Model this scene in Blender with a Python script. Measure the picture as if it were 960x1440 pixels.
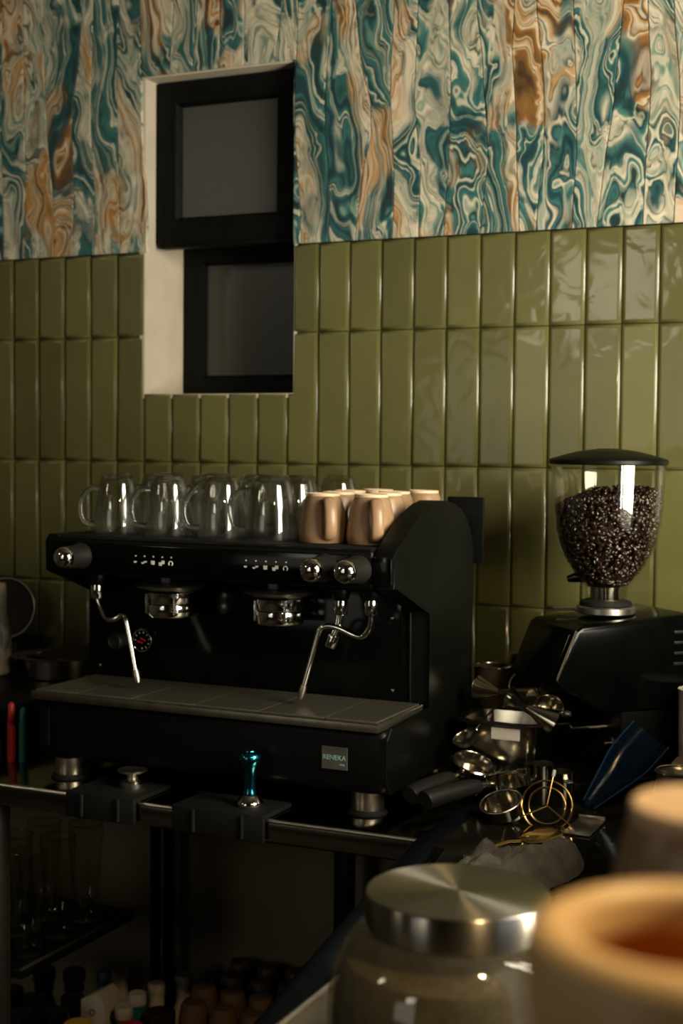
import bpy, bmesh, math, random
from mathutils import Vector, Matrix, noise
random.seed(7)
for o in list(bpy.data.objects): bpy.data.objects.remove(o)
SC = bpy.context.scene
COL = SC.collection
PI = math.pi

# ------------------------------------------------------------------ camera
f_yaw, f_pitch, f_roll = .4299, .0474, .0099
cy, sy, cp, sp = math.cos(f_yaw), math.sin(f_yaw), math.cos(f_pitch), math.sin(f_pitch)
fwd = Vector((-sy*cp, cy*cp, -sp)); rgt = Vector((cy, sy, 0)); upv = rgt.cross(fwd)
rgt, upv = math.cos(f_roll)*rgt+math.sin(f_roll)*upv, -math.sin(f_roll)*rgt+math.cos(f_roll)*upv
cam_d = bpy.data.cameras.new('camera'); cam = bpy.data.objects.new('camera', cam_d); COL.objects.link(cam)
M = Matrix((rgt, upv, -fwd)).transposed().to_4x4(); M.translation = (1.9266, -2.5005, 1.4481)
cam.matrix_world = M
cam_d.sensor_fit = 'VERTICAL'; cam_d.sensor_height = 36; cam_d.sensor_width = 24; cam_d.lens = 50
cam_d.clip_start = .02
cam_d.dof.use_dof = True; cam_d.dof.focus_distance = 1.85; cam_d.dof.aperture_fstop = 5.6
SC.camera = cam

# ------------------------------------------------------------------ world, lights, exposure
w = bpy.data.worlds.new('world'); SC.world = w; w.use_nodes = True
w.node_tree.nodes['Background'].inputs[0].default_value = (.75, .85, 1, 1)
w.node_tree.nodes['Background'].inputs[1].default_value = .4
SC.view_settings.view_transform = 'Standard'; SC.view_settings.look = 'None'
SC.view_settings.exposure = 0; SC.view_settings.gamma = 1
SC.cycles.use_denoising = True
SC.cycles.max_bounces = 14; SC.cycles.transmission_bounces = 12; SC.cycles.transparent_max_bounces = 24
SC.cycles.glossy_bounces = 5; SC.cycles.diffuse_bounces = 3
SC.cycles.caustics_reflective = False; SC.cycles.caustics_refractive = False
SC.cycles.sample_clamp_indirect = 4

def area(name, loc, to, sx, sy_, power, col):
    d = bpy.data.lights.new(name, 'AREA'); d.shape = 'RECTANGLE'; d.size = sx; d.size_y = sy_
    d.energy = power; d.color = col
    o = bpy.data.objects.new(name, d); COL.objects.link(o); o.location = loc
    o.rotation_euler = (Vector(to)-Vector(loc)).to_track_quat('-Z', 'Y').to_euler()
    return o
# daylight through the window in the right wall and the high transom behind the camera
area('window_daylight', (2.46, -1.06, 1.64), (1.25, .0, 1.58), .66, 1.24, 74, (1, .905, .715))
area('transom_daylight', (.1, -5.06, 2.28), (.1, -4, 2.28), .62, .46, 5, (1, .9, .72))
area('rear_fill', (-.25, -5.06, 1.45), (-.25, -4, 1.45), 1.46, 1.1, 3.2, (1, .88, .62))  # added fill behind the camera for tile haze and chrome reflections

LAMP = (2.07, -1.84, 1.93)
# (the pendant lamp's own bulb light is added with the lamp)
# ------------------------------------------------------------------ materials
def mat(name, base=(.5,.5,.5), rough=.5, metal=0., **k):
    m = bpy.data.materials.new(name); m.use_nodes = True
    p = m.node_tree.nodes['Principled BSDF']
    p.inputs['Base Color'].default_value = (*base, 1); p.inputs['Roughness'].default_value = rough
    p.inputs['Metallic'].default_value = metal
    for a, v in k.items(): p.inputs[a.replace('_', ' ')].default_value = v
    return m
class NT:
    def __init__(s, m): s.t = m.node_tree; s.p = s.t.nodes.get('Principled BSDF'); s.out = s.t.nodes['Material Output']
    def n(s, typ, ins=None, **k):
        q = s.t.nodes.new(typ)
        for a, v in k.items(): setattr(q, a, v)
        for a, v in (ins or {}).items():
            if hasattr(v, 'links') or isinstance(v, bpy.types.NodeSocket): s.t.links.new(v, q.inputs[a])
            else: q.inputs[a].default_value = v
        return q
    def l(s, a, b): s.t.links.new(a, b)
    def ramp(s, fac, stops, interp='LINEAR'):
        r = s.t.nodes.new('ShaderNodeValToRGB'); r.color_ramp.interpolation = interp
        e = r.color_ramp.elements
        while len(e) < len(stops): e.new(.5)
        for q, (pos, c) in zip(e, stops): q.position = pos; q.color = (*c, 1)
        s.l(fac, r.inputs[0]); return r
def wear(m, scale, lo, hi, bump=0., bscale=None, coord='Object', dist=.002):
    """gentle colour grain and fine relief on a plain material"""
    t = NT(m); tc = t.n('ShaderNodeTexCoord')
    nz = t.n('ShaderNodeTexNoise', {'Vector': tc.outputs[coord], 'Scale': scale, 'Detail': 6})
    r = t.ramp(nz.outputs['Fac'], [(.3, lo), (.7, hi)]); t.l(r.outputs[0], t.p.inputs['Base Color'])
    if bump:
        n2 = t.n('ShaderNodeTexNoise', {'Vector': tc.outputs[coord], 'Scale': bscale or scale*4, 'Detail': 4})
        b = t.n('ShaderNodeBump', {'Height': n2.outputs['Fac'], 'Strength': bump, 'Distance': dist}); t.l(b.outputs[0], t.p.inputs['Normal'])
    return m

# glazed olive tile: each tile a little different, wavy glaze
m_tile = mat('olive_glaze', (.1, .085, .03), .34, Coat_Weight=.6, Coat_Roughness=.07)
t = NT(m_tile); oi = t.n('ShaderNodeObjectInfo'); tc = t.n('ShaderNodeTexCoord')
add = t.n('ShaderNodeVectorMath', {0: tc.outputs['Object'], 1: oi.outputs['Location']}, operation='ADD')
nz = t.n('ShaderNodeTexNoise', {'Vector': add.outputs[0], 'Scale': 9, 'Detail': 5})
mix = t.n('ShaderNodeMath', {0: oi.outputs['Random'], 1: nz.outputs['Fac']}, operation='ADD')
hf = t.n('ShaderNodeMath', {0: mix.outputs[0], 1: .5}, operation='MULTIPLY')
r = t.ramp(hf.outputs[0], [(.2, (.076, .073, .022)), (.8, (.116, .110, .034))]); t.l(r.outputs[0], t.p.inputs['Base Color'])
nb = t.n('ShaderNodeTexNoise', {'Vector': add.outputs[0], 'Scale': 17, 'Detail': 1.5, 'Distortion': .8})
bp = t.n('ShaderNodeBump', {'Height': nb.outputs['Fac'], 'Strength': .15, 'Distance': .006})
t.l(bp.outputs[0], t.p.inputs['Normal']); t.l(bp.outputs[0], t.p.inputs['Coat Normal'])
m_grout = wear(mat('dark_grout', (.02, .018, .01), .9), 60, (.012, .011, .007), (.03, .027, .016))

# marbled strips: swirled cream, teal, bottle green and ochre
m_marble = mat('marbled_print', (.5, .4, .3), .42)
t = NT(m_marble); oi = t.n('ShaderNodeObjectInfo'); tc = t.n('ShaderNodeTexCoord')
mp = t.n('ShaderNodeMapping', {'Vector': tc.outputs['Object'], 'Scale': (1.0, 1.0, .52)})
rot = t.n('ShaderNodeMath', {0: oi.outputs['Random'], 1: 40.}, operation='MULTIPLY')
wn = t.n('ShaderNodeTexNoise', {'Vector': mp.outputs[0], 'W': rot.outputs[0], 'Scale': 7.5, 'Detail': 2.2, 'Roughness': .5}, noise_dimensions='4D')
ws = t.n('ShaderNodeVectorMath', {0: wn.outputs['Color'], 1: (.5, .5, .5)}, operation='SUBTRACT')
wm = t.n('ShaderNodeVectorMath', {0: ws.outputs[0], 'Scale': .44}, operation='SCALE')
wa = t.n('ShaderNodeVectorMath', {0: mp.outputs[0], 1: wm.outputs[0]}, operation='ADD')
w2 = t.n('ShaderNodeTexNoise', {'Vector': wa.outputs[0], 'W': rot.outputs[0], 'Scale': 20, 'Detail': 2, 'Roughness': .5}, noise_dimensions='4D')
w2s = t.n('ShaderNodeVectorMath', {0: w2.outputs['Color'], 1: (.5, .5, .5)}, operation='SUBTRACT')
w2m = t.n('ShaderNodeVectorMath', {0: w2s.outputs[0], 'Scale': .05}, operation='SCALE')
wb = t.n('ShaderNodeVectorMath', {0: wa.outputs[0], 1: w2m.outputs[0]}, operation='ADD')
sep = t.n('ShaderNodeSeparateXYZ', {0: wb.outputs[0]})
lin = t.n('ShaderNodeMath', {0: sep.outputs[2], 1: .35, 2: sep.outputs[0]}, operation='MULTIPLY_ADD')
ph = t.n('ShaderNodeMath', {0: lin.outputs[0], 1: 16., 2: rot.outputs[0]}, operation='MULTIPLY_ADD')
main = t.n('ShaderNodeTexNoise', {'W': ph.outputs[0], 'Scale': 1., 'Detail': 3., 'Roughness': .55}, noise_dimensions='1D')
patch = t.n('ShaderNodeTexNoise', {'Vector': wa.outputs[0], 'W': rot.outputs[0], 'Scale': 9, 'Detail': 2.5, 'Roughness': .55}, noise_dimensions='4D')
och = t.n('ShaderNodeTexNoise', {'Vector': wa.outputs[0], 'W': rot.outputs[0], 'Scale': 6, 'Detail': 2}, noise_dimensions='4D')
CR, TE, DT, DK, OC, BR, SG = (.58, .515, .39), (.035, .14, .13), (.008, .045, .055), (.016, .022, .015), (.40, .19, .04), (.10, .05, .02), (.20, .28, .22)
rl = t.ramp(main.outputs['Fac'], [(.0, DT), (.30, TE), (.335, SG), (.36, CR), (.43, CR), (.445, SG), (.455, DK), (.465, CR), (.52, CR), (.535, TE), (.545, CR), (.60, CR), (.62, SG), (.66, TE), (.72, DT), (.8, CR)])
rd = t.ramp(main.outputs['Fac'], [(.0, DK), (.32, DT), (.38, TE), (.42, DT), (.45, CR), (.465, SG), (.49, TE), (.53, DT), (.545, DK), (.56, SG), (.575, CR), (.60, TE), (.66, DT), (.75, DK)])
ro = t.ramp(main.outputs['Fac'], [(.0, DK), (.32, BR), (.38, OC), (.42, CR), (.44, DK), (.455, OC), (.49, CR), (.53, OC), (.56, BR), (.575, CR), (.62, OC), (.68, BR), (.75, CR)])
k1 = t.ramp(patch.outputs['Fac'], [(.43, (0, 0, 0)), (.51, (1, 1, 1))]); k2 = t.ramp(och.outputs['Fac'], [(.525, (0, 0, 0)), (.60, (1, 1, 1))])
x1 = t.n('ShaderNodeMixRGB', {'Fac': k1.outputs[0], 'Color1': rl.outputs[0], 'Color2': rd.outputs[0]})
r = t.n('ShaderNodeMixRGB', {'Fac': k2.outputs[0], 'Color1': x1.outputs[0], 'Color2': ro.outputs[0]})
fine = t.n('ShaderNodeTexNoise', {'Vector': wb.outputs[0], 'W': rot.outputs[0], 'Scale': 30, 'Detail': 6, 'Roughness': .65}, noise_dimensions='4D')
fr = t.ramp(fine.outputs['Fac'], [(.32, (.42, .46, .42)), (.5, (.92, .92, .9)), (.7, (1.14, 1.12, 1.08))])
mul = t.n('ShaderNodeMixRGB', {'Fac': 1., 'Color1': r.outputs[0], 'Color2': fr.outputs[0]}, blend_type='MULTIPLY')
t.l(mul.outputs[0], t.p.inputs['Base Color'])

m_plaster = wear(mat('cream_plaster', (.66, .57, .44), .8), 14, (.45, .40, .31), (.53, .47, .365), .25, 60)
m_room = wear(mat('room_plaster', (.2, .17, .12), .9), 3, (.07, .06, .042), (.10, .085, .06), .2, 40)
m_floor = wear(mat('floor_screed', (.07, .055, .04), .7), 4, (.05, .04, .03), (.09, .07, .05), .2, 50)
m_brownwall = wear(mat('brown_wall_paint', (.09, .06, .035), .8), 5, (.19, .155, .095), (.25, .205, .125), .15, 80)
m_blackframe = wear(mat('black_window_paint', (.006, .006, .006), .5, Specular_IOR_Level=.12), 40, (.0015, .002, .0015), (.003, .0035, .0025), .1, 300)
m_frost = mat('dark_frosted_glass', (.03, .033, .027), .34, Coat_Weight=.4, Coat_Roughness=.3)
t = NT(m_frost); tc = t.n('ShaderNodeTexCoord')
nz = t.n('ShaderNodeTexNoise', {'Vector': tc.outputs['Object'], 'Scale': 700, 'Detail': 2})
b = t.n('ShaderNodeBump', {'Height': nz.outputs['Fac'], 'Strength': .08, 'Distance': .001}); t.l(b.outputs[0], t.p.inputs['Normal'])
m_black = wear(mat('black_enamel', (.008, .008, .008), .42, Specular_IOR_Level=.16), 60, (.001, .0014, .001), (.002, .0024, .0018), .06, 500)
m_blackgloss = wear(mat('black_gloss', (.006, .006, .006), .14, Specular_IOR_Level=.2), 30, (.001, .0014, .001), (.002, .0024, .0019))
m_rubber = wear(mat('black_rubber', (.012, .012, .011), .7, Specular_IOR_Level=.2), 90, (.003, .003, .0025), (.006, .006, .005), .2, 300)
m_handleblk = wear(mat('handle_rubber', (.02, .019, .016), .5, Specular_IOR_Level=.25), 90, (.006, .006, .005), (.011, .0105, .009), .2, 400)
m_chrome = wear(mat('chrome', (.75, .72, .66), .1, 1.), 20, (.7, .67, .6), (.8, .77, .7))
m_dullchrome = wear(mat('dimmed_chrome', (.45, .41, .33), .17, 1.), 20, (.30, .27, .21), (.46, .42, .34))  # darker copy of the chrome that dims the clutter's glints by colour
m_steel = wear(mat('brushed_steel', (.5, .47, .4), .3, 1.), 50, (.42, .39, .33), (.55, .51, .44), .08, 400)
m_counter = wear(mat('steel_sheet', (.3, .27, .2), .15, 1.), 30, (.22, .2, .15), (.29, .26, .2), .03, 300)
m_lcounter = wear(mat('dark_polished_top', (.02, .019, .014), .10, Specular_IOR_Level=.25), 30, (.006, .006, .0045), (.012, .011, .008))
m_grate = mat('perforated_grate', (.05, .048, .036), .45, .6)
t = NT(m_grate); tc = t.n('ShaderNodeTexCoord')
vo = t.n('ShaderNodeTexVoronoi', {'Vector': tc.outputs['Object'], 'Scale': 260, 'Randomness': 0.})
r = t.ramp(vo.outputs['Distance'], [(.3, (.012, .011, .008)), (.42, (.13, .12, .09))]); t.l(r.outputs[0], t.p.inputs['Base Color'])
m_trayedge = wear(mat('tray_steel', (.16, .145, .11), .35, .9), 50, (.13, .12, .09), (.19, .17, .13))
m_tan = wear(mat('tan_stoneware', (.45, .27, .14), .36), 30, (.25, .155, .086), (.31, .195, .11), .05, 200)
m_tanraw = wear(mat('pale_foot_clay', (.62, .46, .3), .6), 60, (.58, .43, .28), (.66, .5, .34))
m_amber = wear(mat('amber_inner_glow', (.5, .2, .04), .4), 25, (.46, .17, .025), (.58, .24, .045))  # orange glow of light bouncing inside the cup, put into the colour
m_tanlight = wear(mat('honey_stoneware', (.6, .36, .15), .45), 30, (.64, .43, .19), (.72, .50, .24))
m_bean = mat('roasted_bean', (.03, .012, .007), .3, Coat_Weight=.3, Coat_Roughness=.2)
t = NT(m_bean); tc = t.n('ShaderNodeTexCoord')
nz = t.n('ShaderNodeTexNoise', {'Vector': tc.outputs['Object'], 'Scale': 120, 'Detail': 1})
r = t.ramp(nz.outputs['Fac'], [(.35, (.005, .0025, .002)), (.65, (.022, .008, .005))]); t.l(r.outputs[0], t.p.inputs['Base Color'])
m_teal = mat('teal_anodised', (.012, .2, .3), .22, 1., Coat_Weight=.5)
m_teal = wear(m_teal, 40, (.01, .17, .26), (.016, .23, .34))
m_brass = wear(mat('brass_wire', (.75, .48, .16), .2, 1.), 40, (.68, .42, .13), (.8, .53, .2))
m_white = wear(mat('white_plastic', (.6, .55, .47), .5), 30, (.54, .5, .42), (.64, .59, .5))
m_greyw = wear(mat('pale_grey_card', (.5, .46, .4), .7), 30, (.44, .41, .35), (.52, .48, .42), .05, 300)
m_red = wear(mat('red_plastic', (.45, .02, .03), .4), 30, (.38, .015, .02), (.5, .03, .04))
m_tealp = wear(mat('green_plastic', (.01, .16, .13), .4), 30, (.008, .13, .1), (.015, .2, .16))
m_bluep = wear(mat('blue_plastic', (.01, .08, .2), .4), 30, (.004, .018, .042), (.006, .028, .06))
m_yellow = wear(mat('yellow_plastic', (.6, .38, .03), .4), 30, (.52, .32, .02), (.66, .42, .04))
m_darkbrown = wear(mat('dark_brown_lacquer', (.035, .024, .014), .5, Specular_IOR_Level=.15), 20, (.016, .011, .006), (.03, .02, .011))
m_navy = wear(mat('navy_edge_band', (.008, .014, .022), .5, Specular_IOR_Level=.06), 25, (.001, .0016, .0024), (.002, .0035, .0055), .15, 120)
m_cloth = wear(mat('grey_terry', (.12, .11, .085), 1.), 60, (.12, .112, .088), (.24, .22, .175), .9, 700, dist=.004)
m_sugar = wear(mat('raw_sugar', (.3, .24, .16), .9), 130, (.085, .074, .05), (.14, .12, .085), .6, 500)
m_wood = wear(mat('dark_bar_wood', (.05, .03, .015), .5), 8, (.035, .02, .01), (.065, .038, .02))
m_red_e = mat('red_needle', (.5, .02, .02), .4)
m_ink = mat('white_print', (.7, .68, .62), .5)
m_badge = wear(mat('badge_plate', (.1, .1, .085), .4, .4), 60, (.09, .09, .075), (.12, .12, .1))
m_badgeink = mat('badge_print', (.25, .5, .55), .5)
# brushed lid, grooves running round its axis
m_lid = mat('spun_steel', (.40, .375, .32), .3, 1., Anisotropic=.94, Anisotropic_Rotation=.25)
t = NT(m_lid); tg = t.n('ShaderNodeTangent', direction_type='RADIAL', axis='Z'); t.l(tg.outputs[0], t.p.inputs['Tangent'])
# clear glass: bent light for the mugs, thin sheet for the large vessels
m_glass = mat('clear_glass', (1, 1, 1), .0, Transmission_Weight=.988, IOR=1.45)
t = NT(m_glass); tc = t.n('ShaderNodeTexCoord'); nz = t.n('ShaderNodeTexNoise', {'Vector': tc.outputs['Object'], 'Scale': 8})
r = t.ramp(nz.outputs['Fac'], [(.3, (.95, .96, .94)), (.7, (.98, .98, .97))]); t.l(r.outputs[0], t.p.inputs['Base Color'])
def thin(name, tint, rough=.02, gain=1., dust=0., solid=0.):
    m = bpy.data.materials.new(name); m.use_nodes = True; T = NT(m); T.t.nodes.remove(T.p)
    tr = T.n('ShaderNodeBsdfTransparent', {'Color': (*tint, 1)}); gl = T.n('ShaderNodeBsdfGlossy', {'Roughness': rough})
    fc = T.n('ShaderNodeLayerWeight', {'Blend': .5}); pw = T.n('ShaderNodeMath', {0: fc.outputs['Facing'], 1: 4.}, operation='POWER'); lw = T.n('ShaderNodeMath', {0: pw.outputs[0], 1: .55, 2: .05}, operation='MULTIPLY_ADD'); tc = T.n('ShaderNodeTexCoord')
    nz = T.n('ShaderNodeTexNoise', {'Vector': tc.outputs['Object'], 'Scale': 6})
    k = T.n('ShaderNodeMath', {0: nz.outputs['Fac'], 1: .3*gain, 2: .85*gain}, operation='MULTIPLY_ADD')
    mu = T.n('ShaderNodeMath', {0: lw.outputs[0], 1: k.outputs[0]}, operation='MULTIPLY')
    mx = T.n('ShaderNodeMixShader', {'Fac': mu.outputs[0], 1: tr.outputs[0], 2: gl.outputs[0]})
    if solid:
        gb = T.n('ShaderNodeBsdfGlass', {'IOR': 1.42, 'Roughness': 0.}); mx = T.n('ShaderNodeMixShader', {'Fac': solid, 1: mx.outputs[0], 2: gb.outputs[0]})
    if dust:
        df = T.n('ShaderNodeBsdfDiffuse', {'Color': (.5, .47, .38, 1)}); n2 = T.n('ShaderNodeTexNoise', {'Vector': tc.outputs['Object'], 'Scale': 40, 'Detail': 6, 'Roughness': .7})
        dk_ = T.n('ShaderNodeMath', {0: n2.outputs['Fac'], 1: dust*2}, operation='MULTIPLY'); m2 = T.n('ShaderNodeMixShader', {'Fac': dk_.outputs[0], 1: mx.outputs[0], 2: df.outputs[0]}); mx = m2
    T.l(mx.outputs[0], T.out.inputs[0]); return m
m_thin = thin('thin_clear_glass', (.94, .94, .9))
m_cupglass = thin('cup_glass', (.95, .95, .92), .012, gain=2.4, solid=.3)
m_jar = thin('jar_glass', (.86, .84, .76), .03, dust=.045)
m_smoke = wear(mat('blue_clear_plastic', (.01, .05, .12), .16, Alpha=.72), 30, (.002, .009, .022), (.003, .012, .03))
m_bottle = wear(mat('dark_bottle_glass', (.006, .007, .006), .08), 20, (.004, .005, .004), (.009, .01, .008))

# ------------------------------------------------------------------ builders
def wmat(o):
    m = o.matrix_basis.copy()
    while o.parent is not None: o = o.parent; m = o.matrix_basis @ m
    return m
USED = []
def tag(o, label=None, cat=None, group=None, kind=None):
    if label: o['label'] = label
    if cat: o['category'] = cat
    if group: o['group'] = group
    if kind: o['kind'] = kind
    return o
def obj(name, bm, m, parent=None, local=False, smooth=True, ang=38, org=None, label=None, kind=None):
    """one mesh object; geometry given in world coordinates unless local"""
    if parent is not None and not local: bm.transform(wmat(parent).inverted())
    if org is not None: bm.transform(Matrix.Translation(-Vector(org)))
    bmesh.ops.recalc_face_normals(bm, faces=bm.faces)
    me = bpy.data.meshes.new(name); bm.to_mesh(me); bm.free()
    if smooth:
        me.polygons.foreach_set('use_smooth', [True]*len(me.polygons)); me.set_sharp_from_angle(angle=math.radians(ang))
    me.materials.append(m)
    o = bpy.data.objects.new(name, me); COL.objects.link(o)
    if parent is not None: o.parent = parent
    if org is not None: o.location = org
    if label: o['label'] = label
    if kind: o['kind'] = kind
    return o
def thing(name, label, cat, loc=(0,0,0), rz=0., group=None):
    o = bpy.data.objects.new(name, None); COL.objects.link(o); o.empty_display_size = .02
    o.location = loc; o.rotation_euler = (0, 0, rz)
    return tag(o, label, cat, group)
def copy_tree(o, parent=None):
    c = o.copy(); COL.objects.link(c)
    if parent is not None: c.parent = parent
    for ch in [q for q in bpy.data.objects if q.parent == o]: copy_tree(ch, c)
    return c
def B(): return bmesh.new()
def box(bm, x0, x1, y0, y1, z0, z1, bev=0., seg=2, mtx=None):
    r = bmesh.ops.create_cube(bm, size=1.)
    vs = r['verts']
    for v in vs: v.co = Vector(((x0+x1)/2+v.co.x*(x1-x0), (y0+y1)/2+v.co.y*(y1-y0), (z0+z1)/2+v.co.z*(z1-z0)))
    if bev:
        es = list({e for v in vs for e in v.link_edges})
        q = bmesh.ops.bevel(bm, geom=es, offset=bev, segments=seg, profile=.5, affect='EDGES')
        vs = list({v for f in q['faces'] for v in f.verts} | {v for v in vs if v.is_valid})
    if mtx is not None:
        for v in vs: v.co = mtx @ v.co
    return bm
def prism(bm, poly, axis, a, b, bev=0.):
    """poly of 2-D points swept along axis 'X','Y' or 'Z' from a to b"""
    def p3(u, v, s): return {'X': (s, u, v), 'Y': (u, s, v), 'Z': (u, v, s)}[axis]
    A = [bm.verts.new(p3(u, v, a)) for u, v in poly]; C = [bm.verts.new(p3(u, v, b)) for u, v in poly]
    n = len(poly); f1 = bm.faces.new(A); f2 = bm.faces.new(C[::-1])
    for i in range(n): bm.faces.new((A[i], C[i], C[(i+1) % n], A[(i+1) % n]))
    if bev:
        es = list(set(f1.edges) | set(f2.edges))
        bmesh.ops.bevel(bm, geom=es, offset=bev, segments=3, profile=.5, affect='EDGES')
    return bm
def axes(direction):
    z = Vector(direction).normalized(); x = z.orthogonal().normalized(); y = z.cross(x)
    return Matrix((x, y, z)).transposed().to_4x4()
def lathe(bm, prof, segs=40, mtx=None, closed=False, sx=1., sy_=1.):
    rings = []
    for r_, z in prof:
        if r_ < 1e-6: rings.append([bm.verts.new((0, 0, z))])
        else: rings.append([bm.verts.new((r_*math.cos(2*PI*i/segs)*sx, r_*math.sin(2*PI*i/segs)*sy_, z)) for i in range(segs)])
    pairs = list(zip(rings, rings[1:])) + ([(rings[-1], rings[0])] if closed else [])
    for p, q in pairs:
        for i in range(segs):
            j = (i+1) % segs
            if len(p) == 1 and len(q) == 1: continue
            if len(p) == 1: bm.faces.new((p[0], q[j], q[i]))
            elif len(q) == 1: bm.faces.new((p[i], p[j], q[0]))
            else: bm.faces.new((p[i], p[j], q[j], q[i]))
    if mtx is not None:
        for ring in rings:
            for v in ring: v.co = mtx @ v.co
    return bm
def T(x, y, z): return Matrix.Translation((x, y, z))
def spline(pts, n=8):
    P = [Vector(p) for p in pts]; P = [2*P[0]-P[1]]+P+[2*P[-1]-P[-2]]; out = []
    for i in range(1, len(P)-2):
        for k in range(n):
            u = k/n; a, b, c, d = P[i-1:i+3]
            out.append(.5*((2*b)+(c-a)*u+(2*a-5*b+4*c-d)*u*u+(3*b-a-3*c+d)*u**3))
    out.append(P[-2]); return out
def tube(bm, pts, r_, segs=10, flat=1., cap=True, closed=False, upref=None):
    """tube along points; r_ a number or one per point; flat squeezes the second cross axis"""
    P = [Vector(p) for p in pts]; n = len(P); rings = []; x = None
    for i, p in enumerate(P):
        if closed: d = (P[(i+1) % n]-P[i-1]).normalized()
        else: d = (P[min(i+1, n-1)]-P[max(i-1, 0)]).normalized()
        if upref is not None: x = (Vector(upref)-d*d.dot(Vector(upref))).normalized()
        elif x is None: x = d.orthogonal().normalized()
        else: x = (x-d*d.dot(x)).normalized()
        y = d.cross(x); rr = r_[i] if isinstance(r_, (list, tuple)) else r_
        rings.append([bm.verts.new(p+x*rr*math.cos(2*PI*k/segs)+y*rr*flat*math.sin(2*PI*k/segs)) for k in range(segs)])
    prs = list(zip(rings, rings[1:])) + ([(rings[-1], rings[0])] if closed else [])
    for p, q in prs:
        for k in range(segs): bm.faces.new((p[k], p[(k+1) % segs], q[(k+1) % segs], q[k]))
    if cap and not closed: bm.faces.new(rings[0][::-1]); bm.faces.new(rings[-1])
    return bm
def circle(c, r_, n=40, u=(1,0,0), v=(0,1,0), a0=0., a1=2*PI, end=False):
    c, u, v = Vector(c), Vector(u), Vector(v)
    return [c+u*r_*math.cos(a0+(a1-a0)*i/(n-1 if end else n))+v*r_*math.sin(a0+(a1-a0)*i/(n-1 if end else n)) for i in range(n)]
def struct(o): o['kind'] = 'structure'; return o

# ================================================================== SETTING
def wall_ring(name, axis, pos, thick, u0, u1, z0, z1, hole, m):
    """wall slab in one mesh with one rectangular opening"""
    bm = B(); hu0, hu1, hz0, hz1 = hole
    out = [(u0, z0), (u1, z0), (u1, z1), (u0, z1)]; inn = [(hu0, hz0), (hu1, hz0), (hu1, hz1), (hu0, hz1)]
    def p(u, z, s): return (u, s, z) if axis == 'Y' else (s, u, z)
    L = [[bm.verts.new(p(u, z, s)) for u, z in q] for s in (pos, pos+thick) for q in (out, inn)]
    for i in range(4):
        j = (i+1) % 4
        bm.faces.new((L[0][i], L[0][j], L[1][j], L[1][i])); bm.faces.new((L[2][i], L[3][i], L[3][j], L[2][j]))
        bm.faces.new((L[0][i], L[2][i], L[2][j], L[0][j])); bm.faces.new((L[1][i], L[1][j], L[3][j], L[3][i]))
    return struct(obj(name, bm, m, smooth=False))
wall_back = wall_ring('wall_back', 'Y', .006, .214, -1.6, 2.37, 0, 2.9, (.318, .679, 1.538, 2.199), m_grout)
wall_right = wall_ring('wall_right', 'X', 2.25, .12, -5.1, .006, 0, 2.9, (-1.8, -.6, .98, 2.3), m_room)
wall_front = wall_ring('wall_front', 'Y', -5.12, .12, -1.6, 2.25, 0, 2.9, (-1.0, .5, .88, 2.53), m_room)
for a in ((-1.0, -.21, 2.03, 2.53), (.41, .5, 2.03, 2.53), (-1.0, .5, 1.99, 2.03)): obj('transom_panel', box(B(), a[0], a[1], -5.1, -5.04, a[2], a[3]), m_room, wall_front, smooth=False)
struct(obj('wall_left', box(B(), -1.72, -1.6, -5.12, .22, 0, 2.9), m_room, smooth=False))
struct(obj('floor', box(B(), -1.72, 2.37, -5.12, .22, -.1, 0), m_floor, smooth=False))
struct(obj('ceiling', box(B(), -1.72, 2.37, -5.12, .22, 2.9, 3.0), m_room, smooth=False))
obj('lower_panel', box(B(), -1.2, 1.25, -.004, .006, .05, .86), m_brownwall, wall_back, smooth=False)

# olive tiles, one object each
PW, TOP = .066, 1.837
ROWS = [(.90, .896+.2568), (1.1528, 1.4092), (1.4092, 1.666), (1.666, TOP)]
def tile(poly):
    cx = sum(p[0] for p in poly)/len(poly); cz = sum(p[1] for p in poly)/len(poly)
    bm = B(); n = len(poly); rings = []
    for ins, y in ((.0007, .0065), (.0008, .0028), (.0013, .0016), (.0034, -.0002), (.0054, -.0017), (.0066, -.0021), (.0078, -.0021)):
        ring = []
        for i in range(n):
            a, b, c = Vector(poly[i-1]), Vector(poly[i]), Vector(poly[(i+1) % n])
            d1, d2 = (b-a).normalized(), (c-b).normalized()
            n1, n2 = Vector((-d1.y, d1.x)), Vector((-d2.y, d2.x))
            q = b+(n1+n2)*ins/(1+n1.dot(n2))
            ring.append(bm.verts.new((q.x, y, q.y)))
        rings.append(ring)
    for p, q in zip(rings, rings[1:]):
        for i in range(n): bm.faces.new((p[i], p[(i+1) % n], q[(i+1) % n], q[i]))
    bm.faces.new(rings[-1])
    o = obj('tile', bm, m_tile, wall_back, org=(cx, 0, cz), ang=70)
    o.rotation_euler = (random.gauss(0, .006), 0, random.gauss(0, .008))
    return o
for c in range(-22, 34):
    for ri, (z0, z1) in enumerate(ROWS):
        x0, x1 = c*PW, (c+1)*PW
        if ri == 3 and x0 > .32 and x1 < .672: continue
        if ri == 2 and x0 > .32 and x1 < .672: z1 = 1.549
        if c == 10 and ri == 3: x0 = .672
        if c == 10 and ri == 2:
            tile([(x0, z0), (x1, z0), (x1, z1), (.672, z1), (.672, 1.549), (x0, 1.549)]); continue
        tile([(x0, z0), (x1, z0), (x1, z1), (x0, z1)])

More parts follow.
